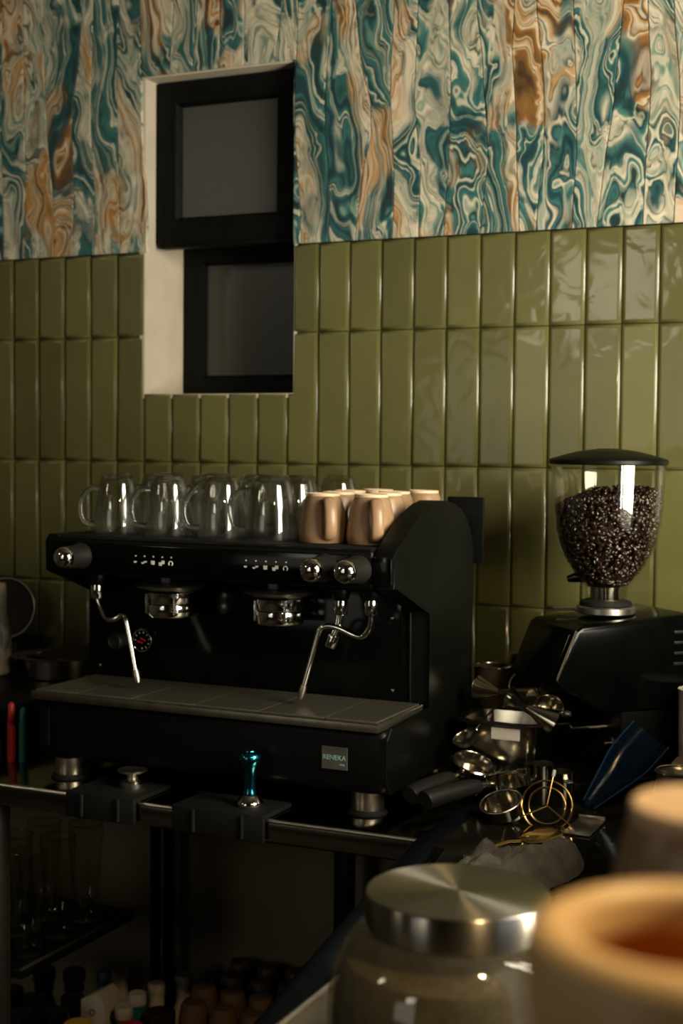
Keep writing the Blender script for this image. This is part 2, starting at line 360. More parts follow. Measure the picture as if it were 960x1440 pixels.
# marbled strips above the tiles
BND = [[(-.026,2.39),(-.03,2.12),(-.023,1.862)],[(.028,2.383),(.03,2.16),(.034,2.039),(.03,1.844)],[(.08,2.303),(.089,2.11),(.107,1.93),(.107,1.848)],
 [(.179,2.365),(.172,2.263),(.152,2.119),(.158,1.971),(.154,1.846)],[(.206,2.363),(.2,2.116),(.211,1.924),(.208,1.848)],[(.271,2.354),(.263,2.211),(.269,1.993),(.273,1.848)],
 [(.319,2.348),(.325,2.133),(.339,1.852)],[(.399,2.339),(.391,2.213)],[(.455,2.332),(.444,2.207)],[(.505,2.326),(.506,2.208)],[(.561,2.32),(.561,2.195)],[(.643,2.31),(.63,2.191)],
 [(.679,2.306),(.673,2.102),(.689,1.841)],[(.751,2.297),(.737,2.097),(.751,1.893),(.747,1.845)],[(.799,2.291),(.809,2.197),(.839,2.061),(.818,1.956),(.804,1.846)],
 [(.88,2.282),(.873,2.124),(.884,1.938),(.881,1.848)],[(.928,2.276),(.922,2.08),(.937,1.974),(.934,1.845)],[(.988,2.269),(.995,2.113),(.993,2.009),(.985,1.842)],
 [(1.042,2.262),(1.057,2.133),(1.069,1.977),(1.055,1.841)],[(1.116,2.253),(1.111,2.191),(1.122,2.012),(1.13,1.84)],[(1.156,2.249),(1.172,2.096),(1.175,2.02),(1.162,1.841)],
 [(1.224,2.241),(1.231,2.09),(1.235,1.99),(1.228,1.84)],[(1.314,2.23),(1.302,2.071),(1.287,1.961),(1.273,1.84)],[(1.356,2.225),(1.365,2.078),(1.357,1.919),(1.355,1.836)],[(1.401,2.22),(1.416,2.049),(1.409,1.836)]]
for k in range(20): BND.insert(0, [(BND[0][0][0]-.062, 2.4), (BND[0][1][0]-.056, 2.12), (BND[0][2][0]-.06, 1.85)])
for k in range(12): BND.append([(BND[-1][0][0]+.06, 2.4), (BND[-1][1][0]+.058, 2.12), (BND[-1][2][0]+.062, 1.837)])
def bx(l, z):
    l = sorted(l, key=lambda q: q[1])
    if z <= l[0][1]: return l[0][0]
    for (xa, za), (xb, zb) in zip(l, l[1:]):
        if z <= zb:
            u = (z-za)/(zb-za); u = u*u*(3-2*u); return xa+(xb-xa)*u
    return l[-1][0]
def strip(lo, hi, z0, z1, xmin=None, xmax=None):
    bm = B(); n = 14; rows = []
    for i in range(n+1):
        z = z0+(z1-z0)*i/n; a = bx(lo, z)+.0008; b = bx(hi, z)-.0008
        if xmin is not None: a = max(a, xmin)
        if xmax is not None: b = min(b, xmax)
        rows.append([bm.verts.new(q) for q in ((a, .004, z), (a, -.0040, z), (a+.0006, -.0045, z), (a+.0016, -.0045, z), (b-.0016, -.0045, z), (b-.0006, -.0045, z), (b, -.0040, z), (b, .004, z))])
    for p, q in zip(rows, rows[1:]):
        for k in range(7): bm.faces.new((p[k], p[k+1], q[k+1], q[k]))
    bm.faces.new(rows[0][::-1]); bm.faces.new(rows[-1])
    c = (bx(lo, z0)+bx(hi, z0))/2
    return obj('marbled_strip', bm, m_marble, wall_back, org=(c, 0, z0), ang=60)
m_joint = wear(mat('brown_joint', (.1, .05, .025), .8), 40, (.10, .05, .025), (.15, .08, .04))
for a in ((-1.6, .317, 1.838, 2.9), (.681, 2.25, 1.838, 2.9), (.318, .680, 2.2, 2.9)): obj('joint_backing', box(B(), a[0], a[1], -.0005, .006, a[2], a[3]), m_joint, wall_back, smooth=False)
for lo, hi in zip(BND, BND[1:]):
    a, b = lo[-1][0], hi[-1][0]
    if b <= .345: strip(lo, hi, TOP+.001, 2.75, xmax=.338 if b > .3 else None)
    elif a >= .66: strip(lo, hi, TOP+.001, 2.75)
    elif b > .67: strip(lo, hi, 2.192, 2.75); strip([(.672, 1.84), (.672, 2.2)], hi, TOP+.001, 2.191)
    else: strip(lo, hi, 2.192, 2.75)

# the small two-sash window
win = thing('window_1', None, None, (.5, .1, 1.55)); struct(win)
bm = B(); out = [(.319, 1.539), (.678, 1.539), (.678, 2.198), (.319, 2.198)]; inn = [(.331, 1.5475), (.6735, 1.5475), (.6735, 2.189), (.331, 2.189)]
L = [[bm.verts.new((u, s, z)) for u, z in q] for s in (.0005, .22) for q in (out, inn)]
for i in range(4):
    j = (i+1) % 4
    bm.faces.new((L[0][i], L[0][j], L[1][j], L[1][i])); bm.faces.new((L[2][i], L[3][i], L[3][j], L[2][j]))
    bm.faces.new((L[0][i], L[2][i], L[2][j], L[0][j])); bm.faces.new((L[1][i], L[1][j], L[3][j], L[3][i]))
obj('reveal', bm, m_plaster, win, smooth=False)
def sash(name, x0, x1, z0, z1, y0, y1, bl, br, bb, bt, tilt=0.):
    bm = B()
    lv = [((0, 0, 0, 0), y1), ((0, 0, 0, 0), y0), ((bl-.006, br-.006, bb-.006, bt-.006), y0), ((bl, br, bb, bt), y0+.012), ((bl, br, bb, bt), y1)]
    R_ = []
    for (l, r_, b, t_), y in lv: R_.append([bm.verts.new(q) for q in ((x0+l, y, z0+b), (x1-r_, y, z0+b), (x1-r_, y, z1-t_), (x0+l, y, z1-t_))])
    for p, q in zip(R_, R_[1:]+R_[:1]):
        for i in range(4): bm.faces.new((p[i], p[(i+1) % 4], q[(i+1) % 4], q[i]))
    s = obj(name, bm, m_blackframe, win, smooth=False)
    obj('pane', box(B(), x0+bl-.004, x1-br+.004, y0+.016, y0+.020, z0+bb-.004, z1-bt+.004), m_frost, s, smooth=False)
    return s
sash('upper_sash', .336, .672, 1.858, 2.186, .038, .072, .05, .064, .054, .049)
sash('lower_sash', .3315, .673, 1.548, 1.872, .152, .185, .05, .055, .045, .045)
obj('bottom_lip', box(B(), .345, .66, .034, .06, 1.848, 1.8575, .002), m_blackframe, win)
obj('sash_liner', box(B(), .3315, .673, .075, .15, 1.862, 1.875), m_blackframe, win, smooth=False)
# daylight window in the right wall (seen only as reflections) with a frame and bars
w2_ = thing('window_2', None, None, (2.25, -1.2, .98)); struct(w2_)
for a in ((-1.8, -1.77), (-1.215, -1.185), (-.63, -.6)): obj('frame_bar', box(B(), 2.25, 2.29, a[0], a[1], .98, 2.3, .004), m_blackframe, w2_)
for a in ((.98, 1.01), (2.27, 2.3)):
    for y in ((-1.769, -1.216), (-1.184, -.631)): obj('frame_bar', box(B(), 2.25, 2.29, y[0], y[1], a[0], a[1], .004), m_blackframe, w2_)

# ================================================================== MAIN COUNTER
ct = thing('steel_counter', 'long stainless steel counter carrying the black espresso machine', 'counter', (.4, -.35, 0))
obj('worktop', box(B(), -1.3, 1.236, -.68, -.003, .866, .90, .0035, 3), m_counter, ct)
bm = B(); tube(bm, [(-1.3, -.678, .8985), (1.236, -.678, .8985)], .0035, 8); obj('front_edge', bm, m_steel, ct, label='bright rolled front edge of the steel worktop')
for x, y in ((-.9, -.64), (.47, -.655), (.84, -.1), (1.2, -.64)):
    obj('leg', box(B(), x-.016, x+.016, y-.016, y+.016, 0, .866, .003), m_steel if x == .47 else m_black, ct)
obj('lower_shelf', box(B(), -1.2, 1.19, -.62, -.08, .10, .12, .003), m_darkbrown, ct)
gs = thing('glass_shelf', 'dark shelf board under the counter holding tall glasses', 'shelf', (.1, -.45, .565))
obj('board', box(B(), -.5, .506, -.637, -.30, .568, .585, .002), m_black, gs)
bm = B(); tube(bm, [(.506, -.64, .586), (.506, -.30, .586)], .003, 8); obj('edge_strip', bm, m_trayedge, gs)
for y in (-.6, -.32): obj('bracket', box(B(), -.45, .45, y-.008, y+.008, .548, .568), m_black, gs)
for x in (.40, .43):
    bm = B(); tube(bm, [(x, -.06, 0), (x, -.06, .86)], .011, 12)
    tag(obj('drain_pipe', bm, m_rubber, org=(x, -.06, 0)), 'black upright pipe against the back wall under the counter, %s of the pair' % ('left' if x < .41 else 'right'), 'pipe', 'pipes under the counter')

# L-shaped dark counter on the right
lc = thing('side_counter', 'dark polished counter on the right with a navy rounded edge', 'counter', (1.7, -.9, 0))
bm = B(); prism(bm, [(1.24, -.004), (1.24, -.70), (1.262, -.70), (1.43, -1.86), (2.245, -1.86), (2.245, -.004)], 'Z', .862, .90); obj('worktop', bm, m_lcounter, lc, smooth=False)
bm = B(); tube(bm, [(1.219, -.45, .893), (1.225, -.69, .893), (1.30, -1.2, .893), (1.40, -1.85, .893)], 0.019, 14, flat=.62, upref=(1, .1, 0)); obj('edge_band', bm, m_navy, lc, label='navy rounded edge band')
bm = B(); prism(bm, [(1.34, -.76), (1.49, -1.80), (2.2, -1.80), (2.2, -.76)], 'Z', 0, .86); obj('cabinet', bm, m_black, lc, smooth=False)

# ================================================================== ESPRESSO MACHINE
em = thing('espresso_machine', 'black two-group espresso machine with chrome group heads and steam wands', 'coffee machine', (.83, -.43, .90))
obj('base', box(B(), .54, 1.139, -.618, -.262, .936, 1.036, .016, 4), m_black, em)
obj('boiler_body', box(B(), .54, 1.106, -.449, -.262, 1.03, 1.288, .004), m_black, em)
obj('backsplash', box(B(), .516, 1.098, -.463, -.447, 1.046, 1.236, .002), m_blackgloss, em)
obj('head', box(B(), .528, 1.106, -.600, -.40, 1.236, 1.2945, .006, 3), m_black, em)
obj('control_panel', box(B(), .548, 1.09, -.6045, -.598, 1.242, 1.287, .002), m_blackgloss, em)
obj('cup_tray', box(B(), .535, 1.104, -.585, -.25, 1.288, 1.2965, .002), m_rubber, em)
def side_panel(x0, x1, arch):
    low = [(-.598, 1.238), (-.452, 1.19), (-.449, 1.04), (-.60, 1.036), (-.617, 1.02), (-.617, .955), (-.60, .937), (-.27, .937), (-.252, .955), (-.25, 1.25)]
    if arch: top = [(-.256, 1.285), (-.269, 1.309), (-.288, 1.33), (-.312, 1.344), (-.346, 1.3545), (-.385, 1.361), (-.42, 1.362), (-.454, 1.358), (-.49, 1.346), (-.53, 1.328), (-.565, 1.308), (-.592, 1.293), (-.602, 1.283)]
    else: top = [(-.25, 1.29), (-.26, 1.298), (-.59, 1.298), (-.60, 1.288)]
    bm = B(); prism(bm, low+top, 'X', x0, x1, .003); return bm
obj('side_panel', side_panel(1.107, 1.14, True), m_black, em, label='black side panel with an arched top', ang=28)
obj('side_panel', side_panel(.524, .546, False), m_black, em, ang=28)
bm = B(); tube(bm, [(1.1385, -.603, 1.246), (1.1385, -.603, 1.283)], .0026, 8); obj('edge_trim', bm, m_chrome, em, label='bright vertical edge strip')
obj('panel_plate', box(B(), 1.1085, 1.133, -.6035, -.5985, 1.243, 1.285, .001), m_blackgloss, em)
obj('rear_rail', box(B(), 1.085, 1.15, -.236, -.228, 1.25, 1.362, .002), m_black, em)
# drip tray with six perforated grates
tr = obj('drip_tray', box(B(), .526, 1.134, -.640, -.462, 1.034, 1.0465, .0015), m_trayedge, em)
xs = [.530, .6115, .715, .827, .938, 1.047, 1.130]
for a, b in zip(xs, xs[1:]): obj('grate', box(B(), a+.0008, b-.0008, -.633, -.466, 1.0465, 1.0495, .0008), m_grate, tr, ang=20)
bm = B(); tube(bm, [(.527, -.6385, 1.0465), (1.133, -.6385, 1.0465), (1.133, -.464, 1.0465)], .0016, 6); obj('rim_wire', bm, m_steel, tr)
# feet
for x, y in ((.566, -.588), (1.093, -.578), (.566, -.30), (1.093, -.30)):
    bm = B(); lathe(bm, [(0, .907), (.0235, .907), (.0242, .909), (.0242, .9355), (0, .9355)], 36, T(x, y, 0)); ft = obj('foot', bm, m_steel, em, label='brushed steel foot')
    bm = B(); lathe(bm, [(0, .9005), (.030, .9005), (.0305, .903), (.027, .907), (0, .907)], 30, T(x, y, 0)); obj('rubber_pad', bm, m_rubber, ft)
# steam and water knobs
for x in (.598, 1.031, 1.085):
    bm = B(); lathe(bm, [(0, 0), (.0215, 0), (.0215, .004), (.019, .008), (.0178, .040), (.017, .043), (0, .043)], 32, T(x, -.604, 1.2655) @ axes((0, -1, 0))); kn = obj('knob', bm, m_handleblk, em)
    bm = B(); lathe(bm, [(.0168, .043), (.0172, .047), (.0165, .051), (.0145, .0545), (.010, .0575), (.005, .059), (0, .0592)], 32, T(x, -.604, 1.2655) @ axes((0, -1, 0))); obj('cap', bm, m_chrome, kn, label='domed chrome cap')
# button symbols and lamps
def icon(kind, x, z):
    bm = B(); y = -.6052
    def disc(cx, cz, r_, half=False):
        n = 12; pts = [(cx+r_*math.cos(PI+PI*i/(n-1) if half else 2*PI*i/n), cz+r_*math.sin(PI+PI*i/(n-1) if half else 2*PI*i/n)) for i in range(n)]
        prism(bm, pts, 'Y', y, y+.0008)
    if kind == 0: disc(x, z+.0012, .0028, True)
    elif kind == 1: disc(x-.0022, z, .0026, True); disc(x+.0024, z+.002, .0026, True)
    elif kind == 2: prism(bm, [(x-.0028, z-.0028), (x+.0028, z-.0028), (x+.0032, z+.003), (x-.0032, z+.003)], 'Y', y, y+.0008)
    elif kind == 3:
        for q in (-.0024, .0022): prism(bm, [(x+q-.0024, z+q*.6-.0026), (x+q+.0024, z+q*.6-.0026), (x+q+.0028, z+q*.6+.0026), (x+q-.0028, z+q*.6+.0026)], 'Y', y+(.0003 if q > 0 else 0), y+.0008)
    else: tube(bm, circle((x, y+.0004, z), .0034, 14, (1,0,0), (0,0,1), -.3*PI, 1.25*PI, True), .0009, 6)
    obj('button_symbol', bm, m_ink, em, smooth=False, kind='stuff' if kind in (1, 3) else None)
    bm = B(); lathe(bm, [(0, 0), (.0011, 0), (.0011, .0012), (0, .0012)], 8, T(x+.001, -.6042, z+.0095) @ axes((0, -1, 0))); obj('button_lamp', bm, m_ink, em)
for x0, x1, z in ((.701, .766, 1.2603), (.898, .966, 1.2615)):
    for k in range(5): icon(k, x0+(x1-x0)*k/4, z)
# group heads
for gx in (.716, .914):
    bm = B(); prism(bm, [(gx-.036, -.47), (gx-.036, -.52), (gx-.028, -.556), (gx, -.566), (gx+.028, -.556), (gx+.036, -.52), (gx+.036, -.47)], 'Z', 1.206, 1.24, .004); g = obj('group_head', bm, m_blackgloss, em)
    c = T(gx, -.522, 0)
    bm = B(); lathe(bm, [(.026, 1.222), (.048, 1.2215), (.060, 1.2195), (.0615, 1.2175), (.056, 1.2145), (.040, 1.2095), (.03, 1.208)], 44, c, sx=1., sy_=.95); obj('flange', bm, m_steel, g, label='flared chrome flange')
    bm = B(); lathe(bm, [(0, 1.208), (.0365, 1.208), (.0385, 1.206), (.0385, 1.1905), (.037, 1.1885), (.033, 1.188)], 40, c); obj('collar', bm, m_chrome, g)
    bm = B(); lathe(bm, [(.033, 1.188), (.0382, 1.1872), (.0388, 1.185), (.0388, 1.171), (.037, 1.1675), (.033, 1.166), (.030, 1.17), (0, 1.17)], 40, c); obj('portafilter_ring', bm, m_chrome, g)
    for a in (-2.4, -.9): obj('lug', box(B(), -.003, .003, -.002, .002, 1.172, 1.204, .0008, 1, c @ Matrix.Rotation(a, 4, 'Z') @ T(.0392, 0, 0)), m_chrome, g)
# steam wands and hot-water spout
def collar(x, y, z, parent):
    bm = B(); lathe(bm, [(0, .022), (.015, .022), (.016, .018), (.012, .006), (.0105, .004), (0, .004)], 26, T(x, y, z)); obj('boss', bm, m_black, parent)
    bm = B(); lathe(bm, [(0, .006), (.0098, .006), (.0105, .004), (.0105, -.016), (.0095, -.018), (0, -.018)], 26, T(x, y, z)); obj('collar', bm, m_chrome, parent)
def wand(pts, r_=.0044, tip=True):
    p = spline(pts, 8); bm = B(); tube(bm, p, r_, 12); o = obj('steam_wand', bm, m_chrome, em)
    if tip:
        d = (p[-1]-p[-2]).normalized(); bm = B()
        lathe(bm, [(0, -.018), (.0054, -.018), (.0058, -.014), (.0058, -.004), (.004, .003), (0, .004)], 16, Matrix.Translation(p[-1]) @ axes(d)); obj('nozzle', bm, m_steel, o)
    return o
o = wand([(.592, -.55, 1.192), (.600, -.551, 1.178), (.612, -.553, 1.160), (.626, -.552, 1.159), (.640, -.550, 1.166), (.648, -.552, 1.163), (.658, -.556, 1.135), (.681, -.566, 1.064)]); collar(.592, -.55, 1.21, o)
o = wand([(1.083, -.55, 1.192), (1.082, -.55, 1.176), (1.072, -.55, 1.161), (1.058, -.55, 1.160), (1.030, -.551, 1.170), (1.010, -.552, 1.172), (.998, -.553, 1.162), (.988, -.556, 1.125), (.972, -.562, 1.062)]); collar(1.083, -.55, 1.211, o)
p = spline([(1.028, -.54, 1.195), (1.026, -.541, 1.175), (1.018, -.545, 1.152)], 6)
bm = B(); tube(bm, p, .0058, 14); o = obj('water_spout', bm, m_chrome, em, label='short chrome hot-water spout'); collar(1.028, -.54, 1.207, o)
bm = B(); lathe(bm, [(0, -.006), (.0088, -.006), (.0092, -.004), (.0092, .012), (.008, .014), (0, .014)], 20, Matrix.Translation(p[-1]) @ axes(p[-1]-p[-2])); obj('nozzle', bm, m_chrome, o)
# pressure gauge and valve
g0 = T(.627, -.463, 1.1145) @ axes((0, -1, 0))
bm = B(); lathe(bm, [(0, 0), (.0195, 0), (.0195, .006), (.0175, .0075), (.0165, .005), (0, .005)], 32, g0); ga = obj('pressure_gauge', bm, m_blackgloss, em)
bm = B(); tube(bm, [g0 @ v for v in circle((0, 0, .0066), .0182, 32)], .0011, 8, closed=True); obj('bezel', bm, m_chrome, ga)
for s in (-.006, .004):
    bm = B(); box(bm, -.0055, .0055, -.0009, .0009, 0, .001, mtx=T(.627+s*.6, -.4695, 1.1145+s*.5) @ Matrix.Rotation(.35+s*20, 4, 'Y') @ Matrix.Rotation(PI/2, 4, 'X')); obj('needle', bm, m_red_e, ga, smooth=False, label='red gauge needle')
for i in range(9):
    a = -.25*PI+1.5*PI*i/8
    obj('tick', box(B(), -.0004, .0004, -.0014, .0014, 0, .0006, mtx=g0 @ Matrix.Rotation(a, 4, 'Z') @ T(0, .0135, .0052)), m_ink, ga, smooth=False)
bm = B(); lathe(bm, [(0, 0), (.011, 0), (.011, .012), (.0135, .014), (.0135, .03), (.0115, .032), (.0105, .029), (0, .029)], 26, T(.588, -.463, 1.1125) @ axes((0, -1, 0))); obj('valve', bm, m_handleblk, em)
for x, z in ((1.081, 1.179), (1.083, 1.066), (.54, 1.066)):
    bm = B(); lathe(bm, [(.003, 0), (.0028, .0015), (.0015, .0025), (0, .0028)], 12, T(x, -.463, z) @ axes((0, -1, 0))); obj('screw', bm, m_chrome, em)
# maker's badge with its lettering
bd = obj('badge', box(B(), 1.036, 1.0775, -.6205, -.617, .9705, 1.004, .0006), m_badge, em, smooth=False)
def text(body, x, z, size, m, parent, y):
    cu = bpy.data.curves.new('lettering', 'FONT'); cu.body = body; cu.size = size; cu.extrude = .0002; cu.align_x = 'CENTER'
    tmp = bpy.data.objects.new('lettering', cu); COL.objects.link(tmp)
    me = bpy.data.meshes.new_from_object(tmp.evaluated_get(bpy.context.evaluated_depsgraph_get()))
    bpy.data.objects.remove(tmp)
    me.transform(wmat(parent).inverted() @ T(x, y, z) @ Matrix.Rotation(PI/2, 4, 'X'))
    me.materials.append(m); o = bpy.data.objects.new('lettering', me); COL.objects.link(o); o.parent = parent
text('RENEKA', 1.0567, .985, .0102, m_badgeink, bd, -.6207)
text('viva', 1.0695, .977, .0055, m_badgeink, bd, -.6207)

# ================================================================== CUPS ON THE MACHINE
Z0 = 1.2968
def glass_mug():
    t_ = thing('glass_mug', None, 'glass mug', (0, 0, 0), 0, 'clear glass mugs upside down on the espresso machine')
    o_ = [(0, .0985), (.0215, .099), (.0245, .0978), (.0268, .093), (.0296, .082), (.0332, .066), (.0365, .046), (.0382, .026), (.0382, .012), (.0374, .001)]
    i_ = [(.0356, .001), (.0362, .012), (.0362, .026), (.0344, .046), (.0311, .065), (.0276, .080), (.0255, .0875), (.02, .0905), (0, .091)]
    bm = B(); lathe(bm, o_+i_, 40); obj('bowl', bm, m_cupglass, t_, local=True, ang=60)
    p = spline([(.0298, 0, .0765), (.045, 0, .075), (.0575, 0, .060), (.0605, 0, .040), (.054, 0, .021), (.0378, 0, .0165)], 7)
    bm = B(); tube(bm, p, .0042, 12, upref=(0, 1, 0)); obj('handle', bm, m_glass, t_, local=True)
    return t_
gm = glass_mug()
spots = []
for row, (y, xs_) in enumerate(((-.512, (.605, .705, .803, .892)), (-.425, (.632, .728, .818, .895)), (-.338, (.600, .690, .776, .856, .894)))):
    for k, x in enumerate(xs_): spots.append((row, k, x, y+random.uniform(-.004, .004) if x != .894 else -.262))
RN = ('front row of glass mugs', 'middle row of glass mugs', 'back row of glass mugs'); ORD = ('leftmost', 'second from the left', 'third from the left', 'fourth from the left', 'rightmost')
for i, (row, k, x, y) in enumerate(spots):
    o = gm if i == 0 else copy_tree(gm)
    o.location = (x, y, Z0); o.rotation_euler = (0, 0, math.radians(212+random.uniform(-8, 8))); o.scale = (1.0, 1.0, 1)
    if (row, k) == (0, 3): o.rotation_euler.z = math.radians(200); o.scale = (1.1, 1.1, 1.02)
    n = sum(1 for s in spots if s[0] == row)
    o['label'] = 'upturned clear glass mug, %s in the %s' % ('rightmost' if k == n-1 else ORD[k], RN[row])
def tan_mug(name='tan_mug', group='tan mugs upside down on the espresso machine'):
    t_ = thing(name, None, 'mug', (0, 0, 0), 0, group)
    o_ = [(.0245, .0735), (.026, .0718), (.0288, .066), (.0328, .051), (.0362, .031), (.0378, .013), (.037, .0012), (.036, .0002), (.035, .0012)]
    i_ = [(.0353, .014), (.0338, .032), (.0303, .05), (.026, .062), (.02, .0675), (0, .068)]
    bm = B(); lathe(bm, o_+i_, 40); obj('bowl', bm, m_tan, t_, local=True, ang=60)
    bm = B(); lathe(bm, [(.0262, .0718), (.0258, .0755), (.0248, .0762), (.0238, .0755), (.0225, .0742), (0, .0742)], 36); obj('foot_ring', bm, m_tanraw, t_, local=True, label='paler unglazed foot ring')
    p = spline([(.0275, 0, .0655), (.040, 0, .0665), (.0505, 0, .055), (.0545, 0, .038), (.052, 0, .02), (.043, 0, .010), (.0365, 0, .0125)], 7)
    bm = B(); tube(bm, p, .0095, 14, flat=.5, upref=(0, 1, 0)); obj('handle', bm, m_tan, t_, local=True)
    return t_
tm = tan_mug()
mugs = [(.984, -.512, -52, 'front left one, handle towards the room'), (1.064, -.510, -56, 'front right one beside the arched panel'), (.974, -.433, -145, 'in the second row behind the front left mug'), (1.054, -.431, -140, 'in the second row behind the front right mug'),
        (.958, -.354, -150, 'in the third row on the left'), (1.036, -.352, -142, 'in the third row on the right'), (.975, -.276, -150, 'in the back row on the left'), (1.056, -.274, -140, 'far right at the back, by the arched panel')]
for i, (x, y, a, l) in enumerate(mugs):
    o = tm if i == 0 else copy_tree(tm)
    o.location = (x, y, Z0); o.rotation_euler = (0, 0, math.radians(a)); o['label'] = 'upturned tan stoneware mug, '+l

# ================================================================== ON THE STEEL COUNTER
def mat_corner(name, label, x0, x1, y0, y1):
    t_ = thing(name, label, 'tamping mat', ((x0+x1)/2, (y0+y1)/2, .9), 0, 'black rubber tamping mats on the counter edge')
    obj('pad', box(B(), x0, x1, y0, y1, .9005, .9085, .0025), m_rubber, t_)
    obj('lip', box(B(), x0, x1, -.694, -.685, .868, .9085, .0025), m_rubber, t_)
    for k in range(2): 
        xx = x0+(x1-x0)*(.78 if k else .25); bm = B(); tube(bm, [(xx, -.6955, .872), (xx, -.6955, .906)], .003, 8); obj('rib', bm, m_handleblk, t_)
    return t_
mat_corner('tamping_mat', 'black rubber tamping mat under the chrome distributor', .632, .757, -.690, -.585)
mat_corner('tamping_mat', 'black rubber tamping mat under the teal tamper', .823, .978, -.690, -.600)
tp = thing('tamper', 'teal metallic coffee tamper standing on a rubber mat', 'tamper', (.932, -.648, .9087))
c = T(.932, -.648, .9087)
bm = B(); lathe(bm, [(0, 0), (.0198, 0), (.0204, .001), (.0204, .006), (.019, .0085), (.0125, .0165), (.0105, .018), (0, .018)], 36, c); obj('base', bm, m_chrome, tp)
bm = B(); lathe(bm, [(0, .018), (.011, .018), (.0112, .0195), (.0098, .022), (.0092, .028), (.0095, .045), (.0106, .055), (.0145, .0625), (.0174, .068), (.0178, .073), (.0165, .078), (.013, .0812), (.009, .0823), (.0085, .0835), (.003, .0838), (0, .0838)], 36, c); obj('handle', bm, m_teal, tp)
ds = thing('distributor', 'low chrome coffee distributor on the left rubber mat', 'distributor', (.712, -.628, .9087)); c = T(.712, -.628, .9087)
bm = B(); lathe(bm, [(0, 0), (.0205, 0), (.0208, .002), (.0208, .010), (.018, .0125), (.012, .014), (0, .014)], 34, c); obj('base', bm, m_chrome, ds)
bm = B(); lathe(bm, [(0, .014), (.0085, .014), (.0082, .019), (.02, .0235), (.0235, .0255), (.0235, .0275), (.021, .0285), (0, .0275)], 34, c); obj('top', bm, m_steel, ds)

# black appliance on chrome feet at the far left, things on and beside it
ap = thing('drawer_box', 'low black drawer box on chrome feet at the left end of the counter', 'drawer', (.2, -.32, .9))
obj('body', box(B(), -.05, .372, -.525, -.06, .925, .985, .005), m_black, ap)
obj('drawer_front', box(B(), -.04, .36, -.529, -.524, .931, .979, .002), m_blackgloss, ap)
for x, y in ((-.02, -.49), (.352, -.502), (.352, -.09), (-.02, -.09)):
    bm = B(); lathe(bm, [(0, .9), (.016, .9), (.016, .925), (0, .925)], 24, T(x, y, 0)); obj('foot', bm, m_chrome, ap)
pn = thing('steel_pan', 'shallow stainless pan with a wide rim on the black drawer box', 'pan', (.25, -.2, .985))
c = T(.262, -.205, .9852)
bm = B(); lathe(bm, [(0, .0), (.05, 0), (.056, .003), (.062, .04), (.086, .0432), (.0885, .0455), (.086, .046), (.060, .043), (.053, .006), (0, .004)], 40, c); obj('bowl', bm, m_steel, pn)
bm = B(); lathe(bm, [(0, .062), (.03, .060), (.07, .050), (.078, .0465), (.078, .0462), (.03, .055), (0, .057)], 40, T(.30, -.185, .9852)); obj('lid', bm, m_darkbrown, pn)
rt = thing('round_tray', 'dark brown round tray leaning upright against the tiles at the left edge', 'tray', (.09, -.06, .985))
mt = T(.042, -.078, 1.0975) @ axes((.25, -1, .12)) @ Matrix.Scale(.66, 4)
bm = B(); lathe(bm, [(0, -.006), (.085, -.006), (.0955, .001), (.0955, .004), (.083, -.001), (0, -.001)], 48, mt); obj('dish', bm, m_darkbrown, rt)
bm = B(); tube(bm, [mt @ v for v in circle((0, 0, .004), .0945, 48)], .002, 8, closed=True); obj('rim', bm, m_trayedge, rt)
dkb = thing('dark_box', 'small dark box under the round tray at the left edge', 'box', (.04, -.08, .985))
obj('box', box(B(), -.04, .10, -.12, -.03, .9855, 1.0325, .002), m_darkbrown, dkb); obj('lid', box(B(), -.042, .102, -.122, -.028, 1.0327, 1.036, .001), m_rubber, dkb)
bm = B(); p = spline([(.132, -.22, .987), (.136, -.218, 1.05), (.138, -.216, 1.11), (.137, -.214, 1.168)], 6); rr = [.0165]*8+[.013]*8+[.0125]*3
lathe(bm, [(0, 0), (.014, 0), (.021, .006), (.024, .03), (.023, .07), (.0175, .10), (.0135, .13), (.0135, .175), (.012, .183), (0, .185)], 28, T(.146, -.235, .9852))
wb_ = thing('white_bottle', 'tall white bottle cut off by the left edge, in front of the round tray', 'bottle', (.146, -.235, .985)); obj('body', bm, m_white, wb_)
bm = B(); tube(bm, spline([(.158, -.243, 1.085), (.172, -.249, 1.07), (.17, -.247, 1.05), (.163, -.243, 1.04)], 5), .006, 8); obj('spout', bm, m_white, wb_)
dk = thing('steel_cup', 'small dark steel cup beside the drip tray on the left', 'cup', (.42, -.33, .9))
bm = B(); lathe(bm, [(0, 0), (.026, 0), (.028, .003), (.030, .085), (.031, .088), (.0295, .087), (.027, .006), (0, .005)], 32, T(.442, -.36, .9003)); obj('body', bm, m_black, dk)
bm = B(); tube(bm, circle((.442, -.36, .9875), .0303, 32), .0013, 8, closed=True); obj('rim', bm, m_trayedge, dk)
for nm, m_, x, y, lab, h in (('red_marker', m_red, .411, -.541, 'red pen standing by the left end of the espresso machine', .076), ('green_marker', m_tealp, .432, -.536, 'green pen standing by the left end of the espresso machine', .068)):
    t_ = thing(nm, lab, 'pen', (x, y, .9)); bm = B()
    lathe(bm, [(0, 0), (.0065, 0), (.0072, .002), (.0072, h), (0, h)], 14, T(x, y, .9003)); obj('barrel', bm, m_, t_)
    bm = B(); lathe(bm, [(0, h), (.0065, h), (.006, h+.022), (.003, h+.026), (0, h+.027)], 14, T(x, y, .9003)); obj('cap', bm, m_, t_)

